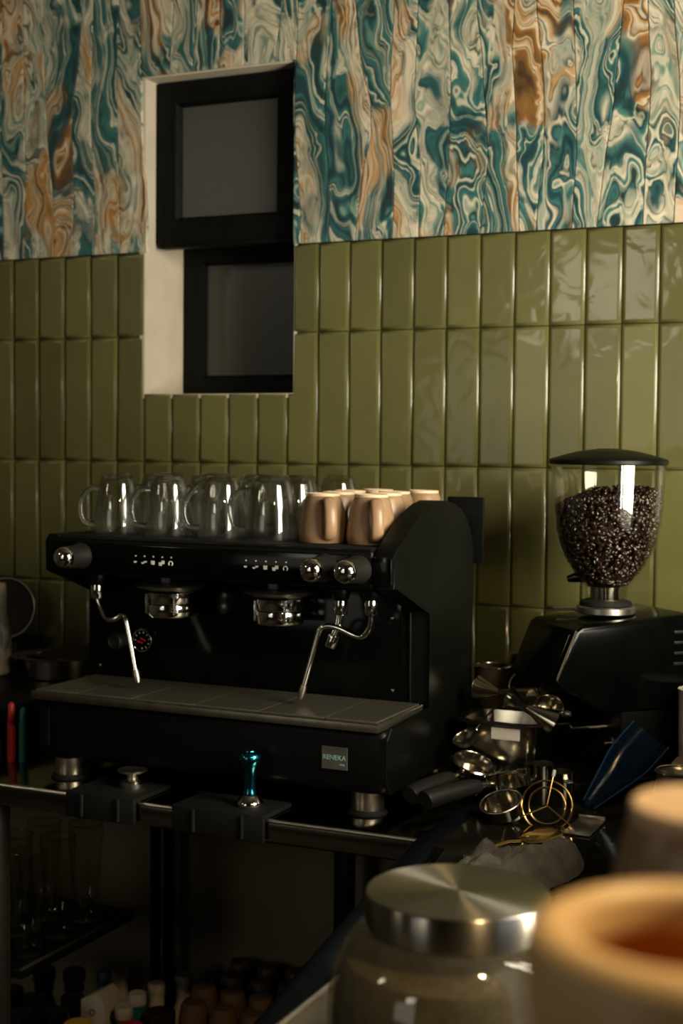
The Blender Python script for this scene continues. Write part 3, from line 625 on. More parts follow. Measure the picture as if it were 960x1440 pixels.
# ================================================================== GRINDER
FA = math.radians(-134)
gr = thing('coffee_grinder', 'black coffee grinder with a clear conical hopper of beans', 'grinder', (1.358, -.225, .90), FA)
def prism_loc(prof, hw, m, name, bev=.006, ang=28, parent=gr):   # profile in the grinder's own forward-up plane
    bm = B(); prism(bm, prof, 'Y', -hw, hw, bev); return obj(name, bm, m, parent, local=True, ang=ang)
hd = prism_loc([(-.125, .13), (.045, .13), (.125, .172), (.132, .184), (.098, .262), (.088, .268), (-.105, .283), (-.125, .27)], .076, m_blackgloss, 'head')
obj('screen', box(B(), -.001, .0015, -.062, .062, -.036, .036, .001, 2, T(.1165, 0, .222) @ Matrix.Rotation(-.41, 4, 'Y')), m_blackgloss, hd, local=True, label='slanted glossy display')
bm = B(); tube(bm, [(.132, .0745, .186), (.0985, .0745, .262)], .0018, 8); obj('corner_trim', bm, m_chrome, hd, local=True, label='bright corner strip')
for k in range(4): obj('vent_slot', box(B(), -.112, -.080, .0745, .0775, .20+.017*k, .205+.017*k, .001), m_handleblk, hd, local=True)
prism_loc([(-.125, .02), (.012, .02), (.012, .132), (-.125, .132)], .07, m_black, 'column')
prism_loc([(-.13, .0), (.13, .0), (.132, .012), (.126, .022), (-.13, .022)], .074, m_black, 'base')
bm = B(); prism(bm, [(-.145, .07), (-.124, .05), (-.124, .27), (-.138, .262), (-.145, .24)], 'Y', -.055, .055, .008); obj('motor_cover', bm, m_black, gr, local=True)
bm = B(); tube(bm, [(.055, -.016, .165), (.055, -.016, .13)], .006, 10); obj('chute', bm, m_black, gr, local=True)
for s in (-1, 1):
    bm = B(); tube(bm, [(.01, .026*s, .098), (.075, .026*s, .098), (.082, .026*s, .104)], .0042, 8); obj('fork_prong', bm, m_chrome, gr, local=True)
bm = B(); lathe(bm, [(0, 0), (.011, 0), (.011, .004), (.007, .006), (.006, .02), (0, .02)], 18, T(.012, .05, .075) @ axes((1, 0, 0))); obj('side_screw', bm, m_chrome, gr, local=True)
# adjustment plate, collar, hopper
bm = B(); lathe(bm, [(0, .278), (.044, .278), (.0475, .280), (.0475, .289), (.045, .291), (0, .291)], 48); pl = obj('dosing_plate', bm, m_steel, gr, local=True, label='pale steel adjustment ring')
bm = B(); p0 = Vector((.045*math.cos(-.55), .045*math.sin(-.55), .286)); d0 = Matrix.Rotation(-FA, 4, 'Z') @ Vector((-1., -.1, -.05))
tube(bm, [(Vector((0, 0, .286))+d0*.04), Vector((0, 0, .286))+d0*.085], .003, 10); obj('lever', bm, m_chrome, pl, local=True)
bm = B(); lathe(bm, [(0, .291), (.041, .291), (.043, .293), (.041, .298), (.033, .301), (0, .301)], 44); obj('gasket', bm, m_rubber, pl, local=True)
bm = B(); lathe(bm, [(0, .3), (.0255, .3), (.0255, .322), (0, .322)], 40); obj('collar', bm, m_chrome, gr, local=True)
HP = [(.034, .300), (.034, .318), (.0365, .325), (.044, .3335), (.0548, .346), (.064, .360), (.0742, .378), (.0815, .40), (.086, .422), (.089, .452), (.0905, .482), (.0925, .522)]
bm = B(); lathe(bm, HP+[(q[0]-.0022, q[1]) for q in HP[::-1]], 56, closed=True); ho = obj('hopper', bm, m_thin, gr, local=True, ang=60, label='clear hopper bowl')
bm = B(); lathe(bm, [(0, .546), (.02, .5455), (.024, .5435), (.028, .5445), (.05, .541), (.075, .5345), (.0935, .529), (.0955, .527), (.0955, .5215), (.094, .520), (0, .5205)], 56); obj('lid', bm, m_black, ho, local=True, label='black domed hopper lid')
d1 = Matrix.Rotation(-FA, 4, 'Z') @ Vector((-1, -.05, 0)); 
bm = B(); tube(bm, [Vector((0, 0, .333))+d1*.036, Vector((0, 0, .334))+d1*.052, Vector((0, 0, .331))+d1*.064], [.006, .008, .005], 10, flat=.4, upref=(0, 0, 1)); obj('gate_tab', bm, m_blackgloss, ho, local=True)

# coffee beans, a heap nobody could count
def bean_mesh(bm, mtx):
    n, m_ = 8, 5; rings = []
    top = bm.verts.new(mtx @ Vector((.0050, 0, 0))); bot = bm.verts.new(mtx @ Vector((-.0050, 0, 0)))
    for i in range(1, m_):
        th = PI*i/m_; ring = []
        for k in range(n):
            a = 2*PI*k/n; x = .0050*math.cos(th); y = .0036*math.sin(th)*math.cos(a); z = .0029*math.sin(th)*math.sin(a)
            if k == 6: z += .0014*math.sin(th)           # crease
            if k in (5, 7): z -= .0004
            ring.append(bm.verts.new(mtx @ Vector((x, y, z))))
        rings.append(ring)
    for k in range(n):
        bm.faces.new((top, rings[0][k], rings[0][(k+1) % n])); bm.faces.new((bot, rings[-1][(k+1) % n], rings[-1][k]))
        for p, q in zip(rings, rings[1:]): bm.faces.new((p[k], q[k], q[(k+1) % n], p[(k+1) % n]))
def hr(z):
    for (ra, za), (rb, zb) in zip(HP, HP[1:]):
        if za <= z <= zb: return ra+(rb-ra)*(z-za)/(zb-za) if zb > za else ra
    return HP[-1][0]
bm = B(); RB = random.Random(5)
def rmat(): return Matrix.Rotation(RB.uniform(0, 6.3), 4, 'X') @ Matrix.Rotation(RB.uniform(0, 6.3), 4, 'Y') @ Matrix.Rotation(RB.uniform(0, 6.3), 4, 'Z')
def heap(r_, a): return .463+.010*math.cos(a-2.2)*r_/.085+.016*(1-(r_/.088)**2)+.004*math.sin(3*a)
n = 0
while n < 2500:
    z = RB.uniform(.326, .47); R_ = hr(z)
    if RB.random() > R_/.09: continue
    a = RB.uniform(0, 2*PI); r_ = R_-.0022-.0040-abs(RB.gauss(0, .003))
    if r_ < 0 or z > heap(r_, a): continue
    bean_mesh(bm, T(r_*math.cos(a), r_*math.sin(a), z) @ Matrix.Rotation(a, 4, 'Z') @ Matrix.Rotation(PI/2+RB.gauss(0, .35), 4, 'Y') @ Matrix.Rotation(RB.uniform(0, 6.3), 4, 'Z') @ Matrix.Rotation(RB.choice((0, PI))+RB.gauss(0, .5), 4, 'X')); n += 1
for k in range(760):
    r_ = .082*math.sqrt(RB.random()); a = RB.uniform(0, 2*PI); bean_mesh(bm, T(r_*math.cos(a), r_*math.sin(a), heap(r_, a)+RB.uniform(-.004, .001)) @ rmat())
lathe(bm, [(0, .32), (.02, .32), (.025, .335), (.04, .352), (.06, .385), (.07, .42), (.073, .455), (0, .47)], 24)
bn = obj('coffee_beans', bm, m_bean, None, local=True, ang=80); bn.location = (1.358, -.225, .90); bn.rotation_euler = (0, 0, FA)
tag(bn, 'dark roasted coffee beans heaped inside the clear grinder hopper', 'coffee beans', kind='stuff')

# ================================================================== CLUTTER BETWEEN MACHINE AND GRINDER
sb = thing('steel_container', 'deep steel container with a flat rim holding jiggers beside the grinder', 'container', (1.225, -.33, .9))
def rrect(x0, x1, y0, y1, r_, n=5):
    pts = []
    for cx, cy_, a in ((x1-r_, y1-r_, 0), (x0+r_, y1-r_, PI/2), (x0+r_, y0+r_, PI), (x1-r_, y0+r_, 1.5*PI)):
        for i in range(n): pts.append((cx+r_*math.cos(a+PI/2*i/(n-1)), cy_+r_*math.sin(a+PI/2*i/(n-1))))
    return pts
def shell(bm, levels):
    rings = [[bm.verts.new((x, y, z)) for x, y in poly] for poly, z in levels]
    for p, q in zip(rings, rings[1:]):
        for i in range(len(p)): bm.faces.new((p[i], p[(i+1) % len(p)], q[(i+1) % len(p)], q[i]))
    bm.faces.new(rings[0][::-1]); bm.faces.new(rings[-1])
    return bm
bm = B(); shell(bm, [(rrect(1.175, 1.29, -.385, -.29, .02), .9245), (rrect(1.168, 1.297, -.39, -.285, .022), 1.013), (rrect(1.158, 1.307, -.40, -.278, .026), 1.0145), (rrect(1.158, 1.307, -.40, -.278, .026), 1.0175), (rrect(1.171, 1.294, -.387, -.288, .02), 1.0165), (rrect(1.178, 1.287, -.382, -.294, .018), .985)])
obj('body', bm, m_dullchrome, sb)
obj('label_tag', box(B(), 1.222, 1.268, -.3935, -.3915, .990, 1.0085, .0004), m_greyw, sb, smooth=False)
def jigger(name, label, c0, d, ra, rb, la, lb):
    t_ = thing(name, label, 'jigger', c0); mt = T(*c0) @ axes(d)
    for nm, s, r_, l in (('small_cone', -1, ra, la), ('large_cone', 1, rb, lb)):
        bm = B(); lathe(bm, [(.004, 0), (.005, .002*s), (r_, l*s), (r_+.0006, (l+.0008)*s), (r_-.0008, l*s), (.003, .003*s), (0, .003*s)], 32, mt); obj(nm, bm, m_dullchrome, t_)
    return t_
jigger('double_jigger', 'polished double jigger lying on the steel container rim', (1.2135, -.335, 1.0535), (1, -.25, -.10), .0185, .022, .038, .062)
jigger('double_jigger', 'second polished jigger lying right of the first, tilted downwards', (1.277, -.388, 1.0435), (.5, .25, -.3), .018, .021, .032, .046)
rg = thing('filter_basket', 'shiny steel filter basket ring propped beside the jiggers', 'filter basket', (1.302, -.365, 1.03))
mt = T(1.304, -.36, 1.0375) @ axes((.35, -.5, .8))
bm = B(); lathe(bm, [(.0185, -.011), (.020, -.011), (.0205, .011), (.0222, .0125), (.0205, .0135), (.019, .011), (.017, -.010), (0, -.0095)], 32, mt); obj('ring', bm, m_dullchrome, rg)
bm = B(); lathe(bm, [(0, 0), (.005, 0), (.006, .008), (.004, .014), (0, .015)], 14, T(1.326, -.357, 1.0325) @ axes((1, -.3, .1))); obj('stud', bm, m_steel, rg)
mc = thing('metal_cup', 'reddish metal cup standing behind the jiggers', 'cup', (1.15, -.2, .9)); c = T(1.163, -.215, .9003)
bm = B(); lathe(bm, [(0, 0), (.027, 0), (.029, .004), (.031, .17), (.0325, .1755), (.031, .1765), (.029, .172), (.027, .008), (0, .006)], 36, c); obj('body', bm, m_darkbrown, mc)
bm = B(); tube(bm, circle((1.163, -.215, 1.0765), .0318, 36), .0016, 8, closed=True); obj('rim', bm, m_dullchrome, mc)
sv = thing('round_strainer', 'small dark round strainer standing behind the jiggers', 'strainer', (1.22, -.235, 1.02))
bm = B(); mt = T(1.222, -.222, 1.047) @ axes((.3, -1, .15)); lathe(bm, [(0, -.01), (.012, -.008), (.022, -.002), (.0255, .001), (.0255, .003), (.021, 0), (0, -.007)], 32, mt); obj('bowl', bm, m_darkbrown, sv)
bm = B(); tube(bm, [mt @ v for v in circle((0, 0, .002), .0255, 32)], .0015, 8, closed=True); obj('rim', bm, m_steel, sv)
bm = B(); tube(bm, [(1.222, -.221, 1.022), (1.222, -.219, .96), (1.222, -.215, .902)], .003, 8); obj('handle', bm, m_steel, sv)
ob = thing('olive_box', 'narrow olive box half hidden by the grinder', 'box', (1.21, -.1, .9)); obj('carton', box(B(), 1.168, 1.222, -.15, -.09, .9005, 1.086, .002), m_brownwall, ob); obj('flap', box(B(), 1.169, 1.221, -.149, -.091, 1.0865, 1.089, .0008), m_brownwall, ob)

# portafilters lying in a heap, black handles towards the room
def portafilter(label, head, d, roll=0., tilt=0.):
    t_ = thing('portafilter', label, 'portafilter', head, math.atan2(d[1], d[0]), 'portafilters heaped by the grinder')
    t_.rotation_euler = (roll, tilt, math.atan2(d[1], d[0]))
    bm = B(); lathe(bm, [(.028, -.012), (.033, -.011), (.034, .010), (.0355, .0125), (.0335, .0145), (.0315, .012), (.030, -.006), (0, -.008)], 36); obj('basket_holder', bm, m_dullchrome, t_, local=True)
    bm = B(); lathe(bm, [(0, -.012), (.012, -.012), (.011, -.022), (0, -.024)], 20); sp_ = obj('spout', bm, m_dullchrome, t_, local=True)
    for s in (-1, 1):
        bm = B(); tube(bm, spline([(0, .004*s, -.02), (0, .014*s, -.026), (0, .020*s, -.034)], 5), .005, 10); obj('nozzle', bm, m_dullchrome, sp_, local=True)
    bm = B(); tube(bm, [(.032, 0, 0), (.062, 0, .002)], [.0075, .0065], 12); obj('neck', bm, m_dullchrome, t_, local=True)
    bm = B(); p = spline([(.058, 0, .002), (.075, 0, .003), (.12, 0, .003), (.155, 0, .001), (.163, 0, .0)], 6)
    tube(bm, p, [.0095+.0055*math.sin(min(1, i/(len(p)-1)*1.05)*PI*.62)-(.009 if i == len(p)-1 else .003 if i == len(p)-2 else 0) for i in range(len(p))], 16); obj('handle', bm, m_handleblk, t_, local=True, label='black rubber handle')
    for a in (0, PI): obj('ear', box(B(), -.006, .006, .033, .041, -.002, .006, .001, 1, Matrix.Rotation(a, 4, 'Z')), m_dullchrome, t_, local=True)
    return t_
portafilter('chrome portafilter lying in front, its black handle nearest the counter edge', (1.274, -.462, .9435), (-.5, -.86), .3, .05)
portafilter('chrome portafilter lying behind the front one, handle lower on the left', (1.203, -.426, .9455), (-.26, -.96), -.35, .07)
fb = thing('filter_basket', 'shiny steel filter basket lying tilted beside the brass ring stand', 'filter basket', (1.29, -.535, .9)); mt = T(1.288, -.535, .9215) @ axes((-.15, -.35, .92))
bm = B(); lathe(bm, [(0, -.014), (.022, -.014), (.0265, -.011), (.029, .008), (.0315, .009), (.0315, .0105), (.028, .0105), (.0255, -.009), (0, -.0125)], 36, mt); obj('bowl', bm, m_dullchrome, fb)
bm = B(); tube(bm, [mt @ v for v in circle((0, 0, .0095), .0308, 40)], .0014, 8, closed=True); obj('rim', bm, m_steel, fb)
br_ = thing('round_brush', 'round black cleaning brush with a bright rim beside the espresso machine', 'brush', (1.065, -.30, .9))
c = T(1.157, -.42, .9005)
bm = B(); lathe(bm, [(0, 0), (.026, 0), (.0275, .002), (.0275, .007), (.026, .008), (0, .008)], 36, c); obj('disc', bm, m_steel, br_)
bm = B(); lathe(bm, [(0, .008), (.0255, .008), (.0265, .014), (.024, .019), (0, .02)], 36, c); obj('bristles', bm, m_rubber, br_)
for k in range(22):
    a = 2*PI*k/22; bm = B(); tube(bm, [c @ Vector((.0262*math.cos(a), .0262*math.sin(a), .009)), c @ Vector((.0266*math.cos(a), .0266*math.sin(a), .017))], .0011, 5); obj('tuft', bm, m_handleblk, br_)
sp2 = thing('measuring_spoon', 'small polished measuring spoon lying on the heap of portafilters', 'spoon', (1.2, -.38, .97))
mt = T(1.19, -.420, .992) @ axes((-.3, -.45, .9))
bm = B(); lathe(bm, [(0, -.011), (.012, -.009), (.019, -.002), (.0215, .004), (.0222, .0045), (.0205, .004), (.018, 0), (0, -.009)], 30, mt); obj('bowl', bm, m_dullchrome, sp2)
bm = B(); tube(bm, [mt @ Vector((.02, 0, .004)), mt @ Vector((.05, .01, .006)), mt @ Vector((.085, .022, .004))], .003, 8, flat=.5); obj('handle', bm, m_dullchrome, sp2)
# small steel bits in front of the grinder
for k, (x, y, z, d, lab) in enumerate(((1.338, -.40, .9175, (.1, -.1, 1), 'short steel dosing cup in front of the grinder'), (1.306, -.405, .919, (.2, -.1, 1), 'steel dosing cup beside the heap of portafilters'))):
    t_ = thing('dosing_cup', lab, 'cup', (x, y, .9)); mt = T(x, y, .9005)
    bm = B(); lathe(bm, [(0, 0), (.017, 0), (.0185, .002), (.0205, .05+.01*k), (.0215, .052+.01*k), (.0198, .051+.01*k), (.0165, .005), (0, .004)], 28, mt); obj('body', bm, m_dullchrome, t_)
    obj('tab', box(B(), .0205, .034, -.006, .006, .04, .0425, .0008, 1, mt @ Matrix.Rotation(-.9-k, 4, 'Z')), m_steel, t_)
# brass ring stand standing upright
bs = thing('ring_stand', 'brass wire ring stand with two circles and three white-tipped spokes', 'stand', (1.35, -.505, .9))
mt = T(1.3495, -.515, .9265) @ axes((.25, -1, .42))
ux = mt.to_3x3() @ Vector((1, 0, 0)); 
upl = Vector((0, 0, 1)); nn = (mt.to_3x3() @ Vector((0, 0, 1))).normalized(); uy = (upl-nn*nn.dot(upl)).normalized(); ux = uy.cross(nn).normalized(); cc = Vector((1.3495, -.515, .9265))
for r_, nm in ((.0362, 'outer_ring'), (.0264, 'inner_ring')):
    bm = B(); tube(bm, circle(cc, r_, 48, ux, uy), .0016, 8, closed=True); obj(nm, bm, m_brass, bs)
for a in (80, 206, 322):
    d = ux*math.cos(math.radians(a))+uy*math.sin(math.radians(a))
    bm = B(); tube(bm, [cc+nn*.002, cc+d*.026+nn*.0015, cc+d*.045], .0014, 8); s_ = obj('spoke', bm, m_brass, bs)
    bm = B(); tube(bm, [cc+d*.043, cc+d*.0445, cc+d*.0525, cc+d*.0535], [.0018, .0027, .0027, .0015], 10); obj('tip', bm, m_white, s_, label='white rubber tip')
# brass scoop lying by the cloth
bsc = thing('brass_spoon', 'small brass spoon lying on the dark counter behind the grey cloth', 'spoon', (1.37, -.60, .9))
mt = T(1.372, -.615, .9065) @ axes((-.05, -.12, 1))
bm = B(); lathe(bm, [(0, -.0055), (.012, -.0045), (.02, 0), (.0235, .0035), (.0225, .004), (.018, .001), (0, -.004)], 30, mt, sx=1.4); obj('bowl', bm, m_brass, bsc)
bm = B(); tube(bm, [mt @ Vector(q) for q in ((-.03, 0, .002), (-.05, .002, .005), (-.078, .004, .002))], .0028, 8, flat=.5); obj('handle', bm, m_brass, bsc)
# little steel tray corner
st = thing('steel_plate', 'flat steel plate on the dark counter below the grinder', 'plate', (1.43, -.5, .9))
obj('plate', box(B(), 1.385, 1.425, -.56, -.47, .9005, .9035, .001), m_steel, st); obj('lip', box(B(), 1.385, 1.425, -.473, -.47, .9036, .9085, .0006), m_steel, st)
# blue clear scoop
bsq = thing('blue_scoop', 'translucent blue plastic scoop leaning against the grinder', 'scoop', (1.42, -.36, .9))
bm = B(); rows = []
A0, A1 = Vector((1.381, -.40, .906)), Vector((1.462, -.345, 1.012))
dirv = (A1-A0).normalized(); side = Vector((.75, -.35, -.25)); side = (side-dirv*side.dot(dirv)).normalized(); nrm = side.cross(dirv)
for i in range(10):
    u = i/9; c0 = A0+(A1-A0)*u; wd = .012+.026*min(1, u*1.6); ring = []
    for k in range(9):
        a = PI*k/8; ring.append(bm.verts.new(c0+side*(-wd*math.cos(a))-nrm*(.020*math.sin(a))*min(1, .4+u*1.5)))
    rows.append(ring)
for p, q in zip(rows, rows[1:]):
    for k in range(8): bm.faces.new((p[k], p[k+1], q[k+1], q[k]))
bm.faces.new(rows[0])
bmesh.ops.solidify(bm, geom=bm.faces[:], thickness=.0016)
obj('bowl', bm, m_smoke, bsq, ang=60)
bm = B(); tube(bm, [rows_p for rows_p in (A0+dirv*.006, A0-dirv*.004)], .006, 10); obj('stub', bm, m_smoke, bsq)
for s in (-1, 1):
    bm = B(); tube(bm, [A0+(A1-A0)*(i/9)+side*s*(.012+.026*min(1, i/9*1.6)) for i in range(10)], .0014, 6); obj('rim', bm, m_bluep, bsq)
# white cup on a board at the right edge
bo = thing('wooden_board', 'low brown board under the white cup by the right edge', 'board', (1.53, -.1, .9)); obj('plank', box(B(), 1.484, 1.59, -.30, -.165, .9005, .962, .003), m_brownwall, bo); obj('batten', box(B(), 1.487, 1.585, -.3045, -.3005, .904, .958, .001), m_darkbrown, bo)
wc = thing('white_cup', 'tall white cup cut off by the right edge of the picture', 'cup', (1.516, -.225, .9625))
bm = B(); lathe(bm, [(0, 0), (.038, 0), (.0385, .002), (.040, .105), (.0412, .1065), (.0385, .106), (.0365, .006), (0, .005)], 40, T(1.522, -.24, .9625)); obj('body', bm, m_white, wc)
bm = B(); lathe(bm, [(0, .103), (.0378, .103), (.0378, .1045), (0, .1045)], 40, T(1.522, -.24, .9625)); obj('lid', bm, m_white, wc)
ju = thing('steel_jug', 'steel jug whose bright rim shows behind the front mugs', 'jug', (1.5, -.29, .9)); c = T(1.520, -.41, .9005)
bm = B(); lathe(bm, [(0, 0), (.036, 0), (.039, .004), (.038, .045), (.033, .066), (.0355, .073), (.033, .072), (.030, .064), (.034, .012), (0, .004)], 40, c); obj('body', bm, m_steel, ju)
bm = B(); tube(bm, circle((1.520, -.41, .9735), .0352, 40), .0022, 8, closed=True); obj('rim', bm, m_chrome, ju)

# grey terry cloth
cl = B(); nu, nv = 46, 30; G = []
for i in range(nu+1):
    row = []
    for j in range(nv+1):
        u, v = i/nu, j/nv
        x = 1.300+.150*u+.012*math.sin(v*5); y = -.735-.15*v+.045*u*(1-v)+.01*math.sin(u*9)
        edge = min(u, 1-u, v*1.4, (1-v)*1.4)*6; e = min(1, max(0, edge))
        h = .004+e*(.014+.020*u+.010*math.sin(u*8+v*5)+.008*noise.noise(Vector((u*4, v*4, 3)))+.012*noise.noise(Vector((u*9, v*7, 1))))
        fz = .0012*noise.noise(Vector((u*60, v*45, 9)))
        row.append(cl.verts.new((x, y, .9012+max(0, h)+fz)))
    G.append(row)
for i in range(nu):
    for j in range(nv): cl.faces.new((G[i][j], G[i+1][j], G[i+1][j+1], G[i][j+1]))
bmesh.ops.solidify(cl, geom=cl.faces[:], thickness=.002)
tag(obj('terry_cloth', cl, m_cloth, None, ang=80, org=(1.37, -.80, .9)), 'crumpled grey terry cloth behind the steel-lidded jar', 'cloth')

# ================================================================== FOREGROUND
ty = thing('serving_tray', 'pale steel tray under the large glass jar', 'tray', (1.6, -1.5, .9))
obj('plate', box(B(), 1.345, 1.76, -1.70, -1.17, .9005, .9138, .002), m_steel, ty)
bm = B(); tube(bm, [(1.347, -1.698, .9165), (1.758, -1.698, .9165), (1.758, -1.172, .9165), (1.347, -1.172, .9165)], .004, 10, closed=True); obj('rim', bm, m_steel, ty)
JX, JY = 1.559, -1.476
jr = thing('glass_jar', 'large glass jar with a round brushed steel lid in the foreground', 'jar', (JX, JY, .9065)); c = T(JX, JY, .9143)
bm = B(); JP = [(.085, 0), (.094, .004), (.099, .014), (.1005, .05), (.1005, .095), (.099, .115), (.095, .135), (.087, .150), (.078, .160), (.0705, .1645), (.067, .166), (.067, .172)]
lathe(bm, [(0, 0)]+JP+[(q[0]-.0035, max(q[1], .006)) for q in JP[::-1]]+[(0, .006)], 64, c); obj('bowl', bm, m_jar, jr, ang=60)
bm = B(); lathe(bm, [(.066, .1645), (.0708, .1645), (.0715, .166), (.0715, .189), (.0708, .1902), (.069, .1907), (.045, .1907), (.02, .1907), (.0, .1907)], 96, c); obj('lid', bm, m_lid, jr, label='round brushed steel lid', ang=50)
bm = B(); lathe(bm, [(0, .0075), (.08, .0075), (.0935, .016), (.096, .05), (.096, .095), (.0925, .115), (.086, .138), (.06, .146), (0, .150)], 48, c)
tag(obj('raw_sugar', bm, m_sugar, None, org=(JX, JY, .915)), 'pale brown raw sugar filling the steel-lidded glass jar', 'sugar', kind='stuff')
cb = thing('light_blocker', 'unseen dark box added on the side counter to block window light', 'cabinet', (1.85, -.52, .9))  # added out of frame to keep window light off the lower clutter
obj('blocker_body', box(B(), 1.66, 2.05, -.95, -.10, .9005, 1.19, .004), m_black, cb)
for x in (1.665, 1.86): obj('blocker_panel', box(B(), x, x+.185, -.965, -.9505, .92, 1.18, .003), m_blackgloss, cb)
bar = thing('bar_counter', 'raised dark wooden bar carrying the blurred front mugs', 'counter', (2.0, -2.1, 0))
obj('top', box(B(), 1.80, 2.24, -2.32, -1.93, 1.17, 1.2, .004), m_wood, bar); obj('front', box(B(), 1.83, 2.22, -2.3, -1.95, 0, 1.17), m_wood, bar)
fm = thing('thick_rimmed_cup', 'blurred honey-coloured cup with a thick rim and amber hollow, lower right corner', 'cup', (1.857, -2.118, 1.2)); c = T(1.857, -2.120, 1.2003) @ Matrix.Diagonal((1.09, 1.09, 1.035, 1))
bm = B(); lathe(bm, [(0, 0), (.026, 0), (.029, .003), (.034, .03), (.0385, .07), (.0415, .098), (.0418, .108), (.039, .1145), (.0350, .1165), (.0315, .1158), (.0288, .1125), (.0278, .105)], 48, c); obj('body', bm, m_tanlight, fm, ang=60)
bm = B(); lathe(bm, [(.0278, .105), (.0275, .08), (.025, .03), (.022, .022), (0, .02)], 48, c); obj('inside', bm, m_amber, fm, ang=60, label='amber inside with the orange glow painted on')
bm = B(); tube(bm, spline([(.038, 0, .09), (.06, 0, .088), (.068, 0, .065), (.06, 0, .042), (.036, 0, .038)], 6), .006, 10)
bm.transform(T(1.857, -2.118, 1.2003) @ Matrix.Rotation(.3, 4, 'Z')); obj('handle', bm, m_tanlight, fm)
bmug = tan_mug('tan_mug', 'upturned tan mugs'); del bmug['group']
bmug.location = (1.835, -1.966, 1.2003); bmug.rotation_euler = (0, 0, .4); bmug.scale = (1.16, 1.16, 1.52)
bmug['label'] = 'blurred upturned tan mug behind the thick-rimmed cup at the right edge'

pd = thing('pendant_lamp', 'small pendant lamp over the bar, above and outside the picture', 'lamp', LAMP); c = T(*LAMP)
bm = B(); lathe(bm, [(.015, .10), (.03, .098), (.06, .07), (.10, .0), (.104, -.03), (.102, -.03), (.098, 0), (.058, .067), (.03, .094), (.015, .096)], 40, c, closed=True); obj('shade', bm, m_black, pd)
bm = B(); tube(bm, [Vector(LAMP)+Vector((0, 0, .09)), Vector((LAMP[0], LAMP[1], 2.9))], .004, 8); obj('cord', bm, m_rubber, pd)
m_bulb = bpy.data.materials.new('bulb_glow'); m_bulb.use_nodes = True; q = NT(m_bulb); q.t.nodes.remove(q.p)
e_ = q.n('ShaderNodeEmission', {'Color': (1, .70, .36, 1), 'Strength': 680.}); q.l(e_.outputs[0], q.out.inputs[0])
bm = B(); lathe(bm, [(0, .07), (.012, .068), (.013, .05), (.028, .02), (.03, 0), (.024, -.018), (.01, -.028), (0, -.03)], 28, c); obj('bulb', bm, m_bulb, pd)

wl = thing('reflection_panel', 'unseen glowing panel added to reflect in the window pane, high on the left wall', 'lamp', (-1.6, -3.36, 2.5))  # unseen emitter added to throw a reflection into the upper window pane
obj('housing', box(B(), -1.5995, -1.575, -3.50, -3.24, 2.45, 2.82, .004), m_black, wl)
m_diff = bpy.data.materials.new('panel_glow'); m_diff.use_nodes = True; q = NT(m_diff); q.t.nodes.remove(q.p)
e_ = q.n('ShaderNodeEmission', {'Color': (1, .9, .66, 1), 'Strength': 22.}); q.l(e_.outputs[0], q.out.inputs[0])
obj('glow_face', box(B(), -1.5745, -1.57, -3.48, -3.26, 2.47, 2.80), m_diff, wl)

# ================================================================== UNDER THE COUNTER
def tall_glass():
    t_ = thing('tall_glass', None, 'glass', (0, 0, 0), 0, 'tall glasses on the shelf under the counter')
    o_ = [(0, 0), (.024, 0), (.027, .003), (.0255, .018), (.0225, .03), (.025, .06), (.029, .11), (.0315, .16), (.0312, .176)]
    i_ = [(.0295, .176), (.0297, .16), (.027, .11), (.0228, .06), (.020, .036), (.015, .03), (0, .028)]
    bm = B(); lathe(bm, o_+i_, 32); obj('cup', bm, m_thin, t_, local=True, ang=60)
    bm = B(); tube(bm, circle((0, 0, .1765), .0304, 32), .0011, 6, closed=True); obj('lip', bm, m_glass, t_, local=True)
    return t_
tg_ = tall_glass()
TS = [(.468, -.572), (.460, -.475), (.455, -.385), (.395, -.585), (.388, -.50), (.382, -.41), (.322, -.575), (.318, -.485)]
TL = ['nearest the steel post', 'second from the post along the shelf edge', 'farthest back along the shelf edge', 'in the second file, nearest', 'in the second file, middle', 'in the second file, farthest back', 'in the third file, nearest', 'in the third file, behind']
for i, ((x, y), l) in enumerate(zip(TS, TL)):
    o = tg_ if i == 0 else copy_tree(tg_)
    o.location = (x, y, .5855); o['label'] = 'tall clear glass on the under-counter shelf, '+l
def bottle(name, label, cat, x, y, z1, r_, mb, mc_, group=None, capr=.014, z0=.1205):
    t_ = thing(name, label, cat, (x, y, z0), 0, group); h = z1-z0
    bm = B(); lathe(bm, [(0, 0), (r_*.94, 0), (r_, .004), (r_, h*.62), (r_*.9, h*.70), (r_*.5, h*.82), (capr*.9, h*.86), (capr*.9, h-.018), (0, h-.018)], 28, T(x, y, z0)); obj('body', bm, mb, t_)
    bm = B(); lathe(bm, [(0, h-.022), (capr, h-.022), (capr*1.03, h-.02), (capr*1.03, h-.003), (capr*.92, h), (capr*.5, h-.001), (0, h-.001)], 24, T(x, y, z0)); obj('cap', bm, mc_, t_)
    return t_
WB = [(.374, -.146, .40, 'at the back by the pipes'), (.50, -.115, .40, 'at the far right of the white bottles'), (.475, -.175, .40, 'in the middle, under the pipes'), (.470, -.235, .40, 'beside the carton, second from the front'), (.482, -.300, .40, 'nearest the front beside the carton')]
for x, y, z, l in WB: bottle('white_bottle', 'white-capped bottle under the counter, '+l, 'bottle', x, y, z, .028, m_tealp if y < -.2 else m_white, m_greyw, 'white-capped bottles under the counter', .0165)
ca = thing('milk_carton', 'white milk carton with a small round mark under the counter', 'carton', (.41, -.24, .12))
bm = B(); prism(bm, [(.385, .1205), (.44, .1205), (.44, .385), (.43, .40), (.415, .41), (.385, .395)], 'Y', -.30, -.235, .002); obj('box', bm, m_greyw, ca)
bm = B(); tube(bm, circle((.412, -.3012, .375), .0055, 20, (1,0,0), (0,0,1)), .0009, 6, closed=True); obj('round_mark', bm, m_rubber, ca)
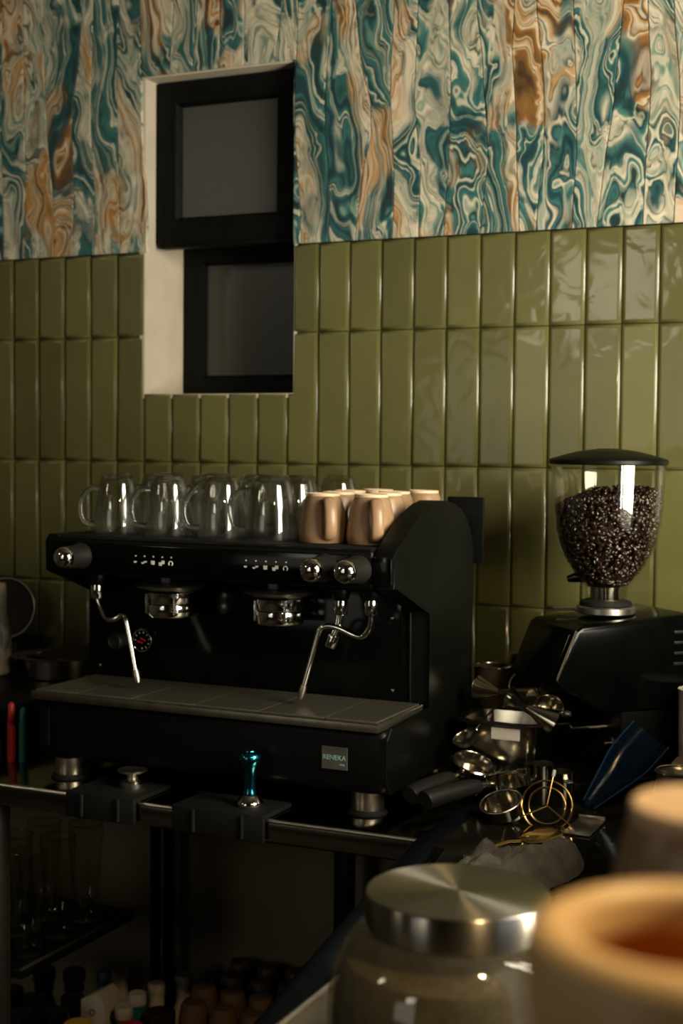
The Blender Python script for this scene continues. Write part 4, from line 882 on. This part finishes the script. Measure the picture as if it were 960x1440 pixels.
bottle('blue_bottle', 'small blue bottle beside the white milk carton under the counter', 'bottle', .372, -.205, .415, .02, m_bluep, m_bluep, capr=.013)
bottle('red_bottle', 'red bottle in front of the white-capped bottles', 'bottle', 0.535, -.36, .395, .03, m_red, m_red, capr=.026)
bottle('red_bottle', 'dark red bottle at the bottom edge below the milk carton', 'bottle', 0.508, -.43, .375, .03, m_red, m_rubber, capr=.02)
bottle('yellow_bottle', 'yellow-capped bottle at the bottom edge among the black bottles', 'bottle', .452, -.402, .40, .03, m_bottle, m_yellow, capr=.027)
bottle('amber_jar', 'amber jar standing right of the white-capped bottles', 'jar', .529, -.25, .38, .025, m_darkbrown, m_darkbrown, capr=.029)
KB = [(.30, -.20, .405), (.235, -.21, .40), (.30, -.335, .40), (.382, -.37, .40), (.325, -.40, .40), (.36, -.29, .395), (.24, -.32, .40), (.395, -.455, .40), (.29, -.47, .40)]
KL = ['left one of the back pair', 'leftmost in the back row', 'in the middle of the group', 'right one in the front', 'in the front beside the post', 'right one in the middle row', 'left one in the middle row', 'foremost on the right', 'foremost on the left']
KL[0] = 'tallest, right one of the back row'
for (x, y, z), l in zip(KB, KL): bottle('black_bottle', 'glossy black bottle under the glass shelf, '+l, 'bottle', x, y, z, .031, m_bottle, m_bottle, 'black bottles under the glass shelf', .022)
m_storedbrown = wear(mat('dark_brown_stoneware', (.1, .06, .03), .5), 30, (.075, .042, .02), (.12, .07, .035))
def low_cup(): 
    t_ = thing('stored_cup', None, 'cup', (0, 0, 0), 0, 'brown cups stored under the counter')
    bm = B(); lathe(bm, [(0, .095), (.020, .0955), (.022, .094), (.027, .07), (.031, .03), (.031, .0), (.029, .0), (.028, .03), (.02, .085), (0, .088)], 28); obj('bowl', bm, m_storedbrown, t_, local=True)
    return t_
cr = thing('cup_crate', 'dark crate of stored brown cups under the counter', 'crate', (.7, -.2, .12)); obj('base', box(B(), .562, .838, -.32, -.02, .1205, .32, .004), m_darkbrown, cr); obj('top', box(B(), .559, .841, -.325, -.015, .3205, .327, .002), m_darkbrown, cr)
lc0 = low_cup(); k = 0
for r_ in range(4):
    for q in range(4):
        o = lc0 if k == 0 else copy_tree(lc0)
        o.location = ((.596)+.061*q+(.022 if r_ % 2 else 0), -.052-.074*r_, .3275)
        o['label'] = 'upturned brown cup in the crate, %s in the %s row' % (ORD[q] if q < 3 else 'rightmost', ('back', 'third', 'second', 'front')[r_]); k += 1
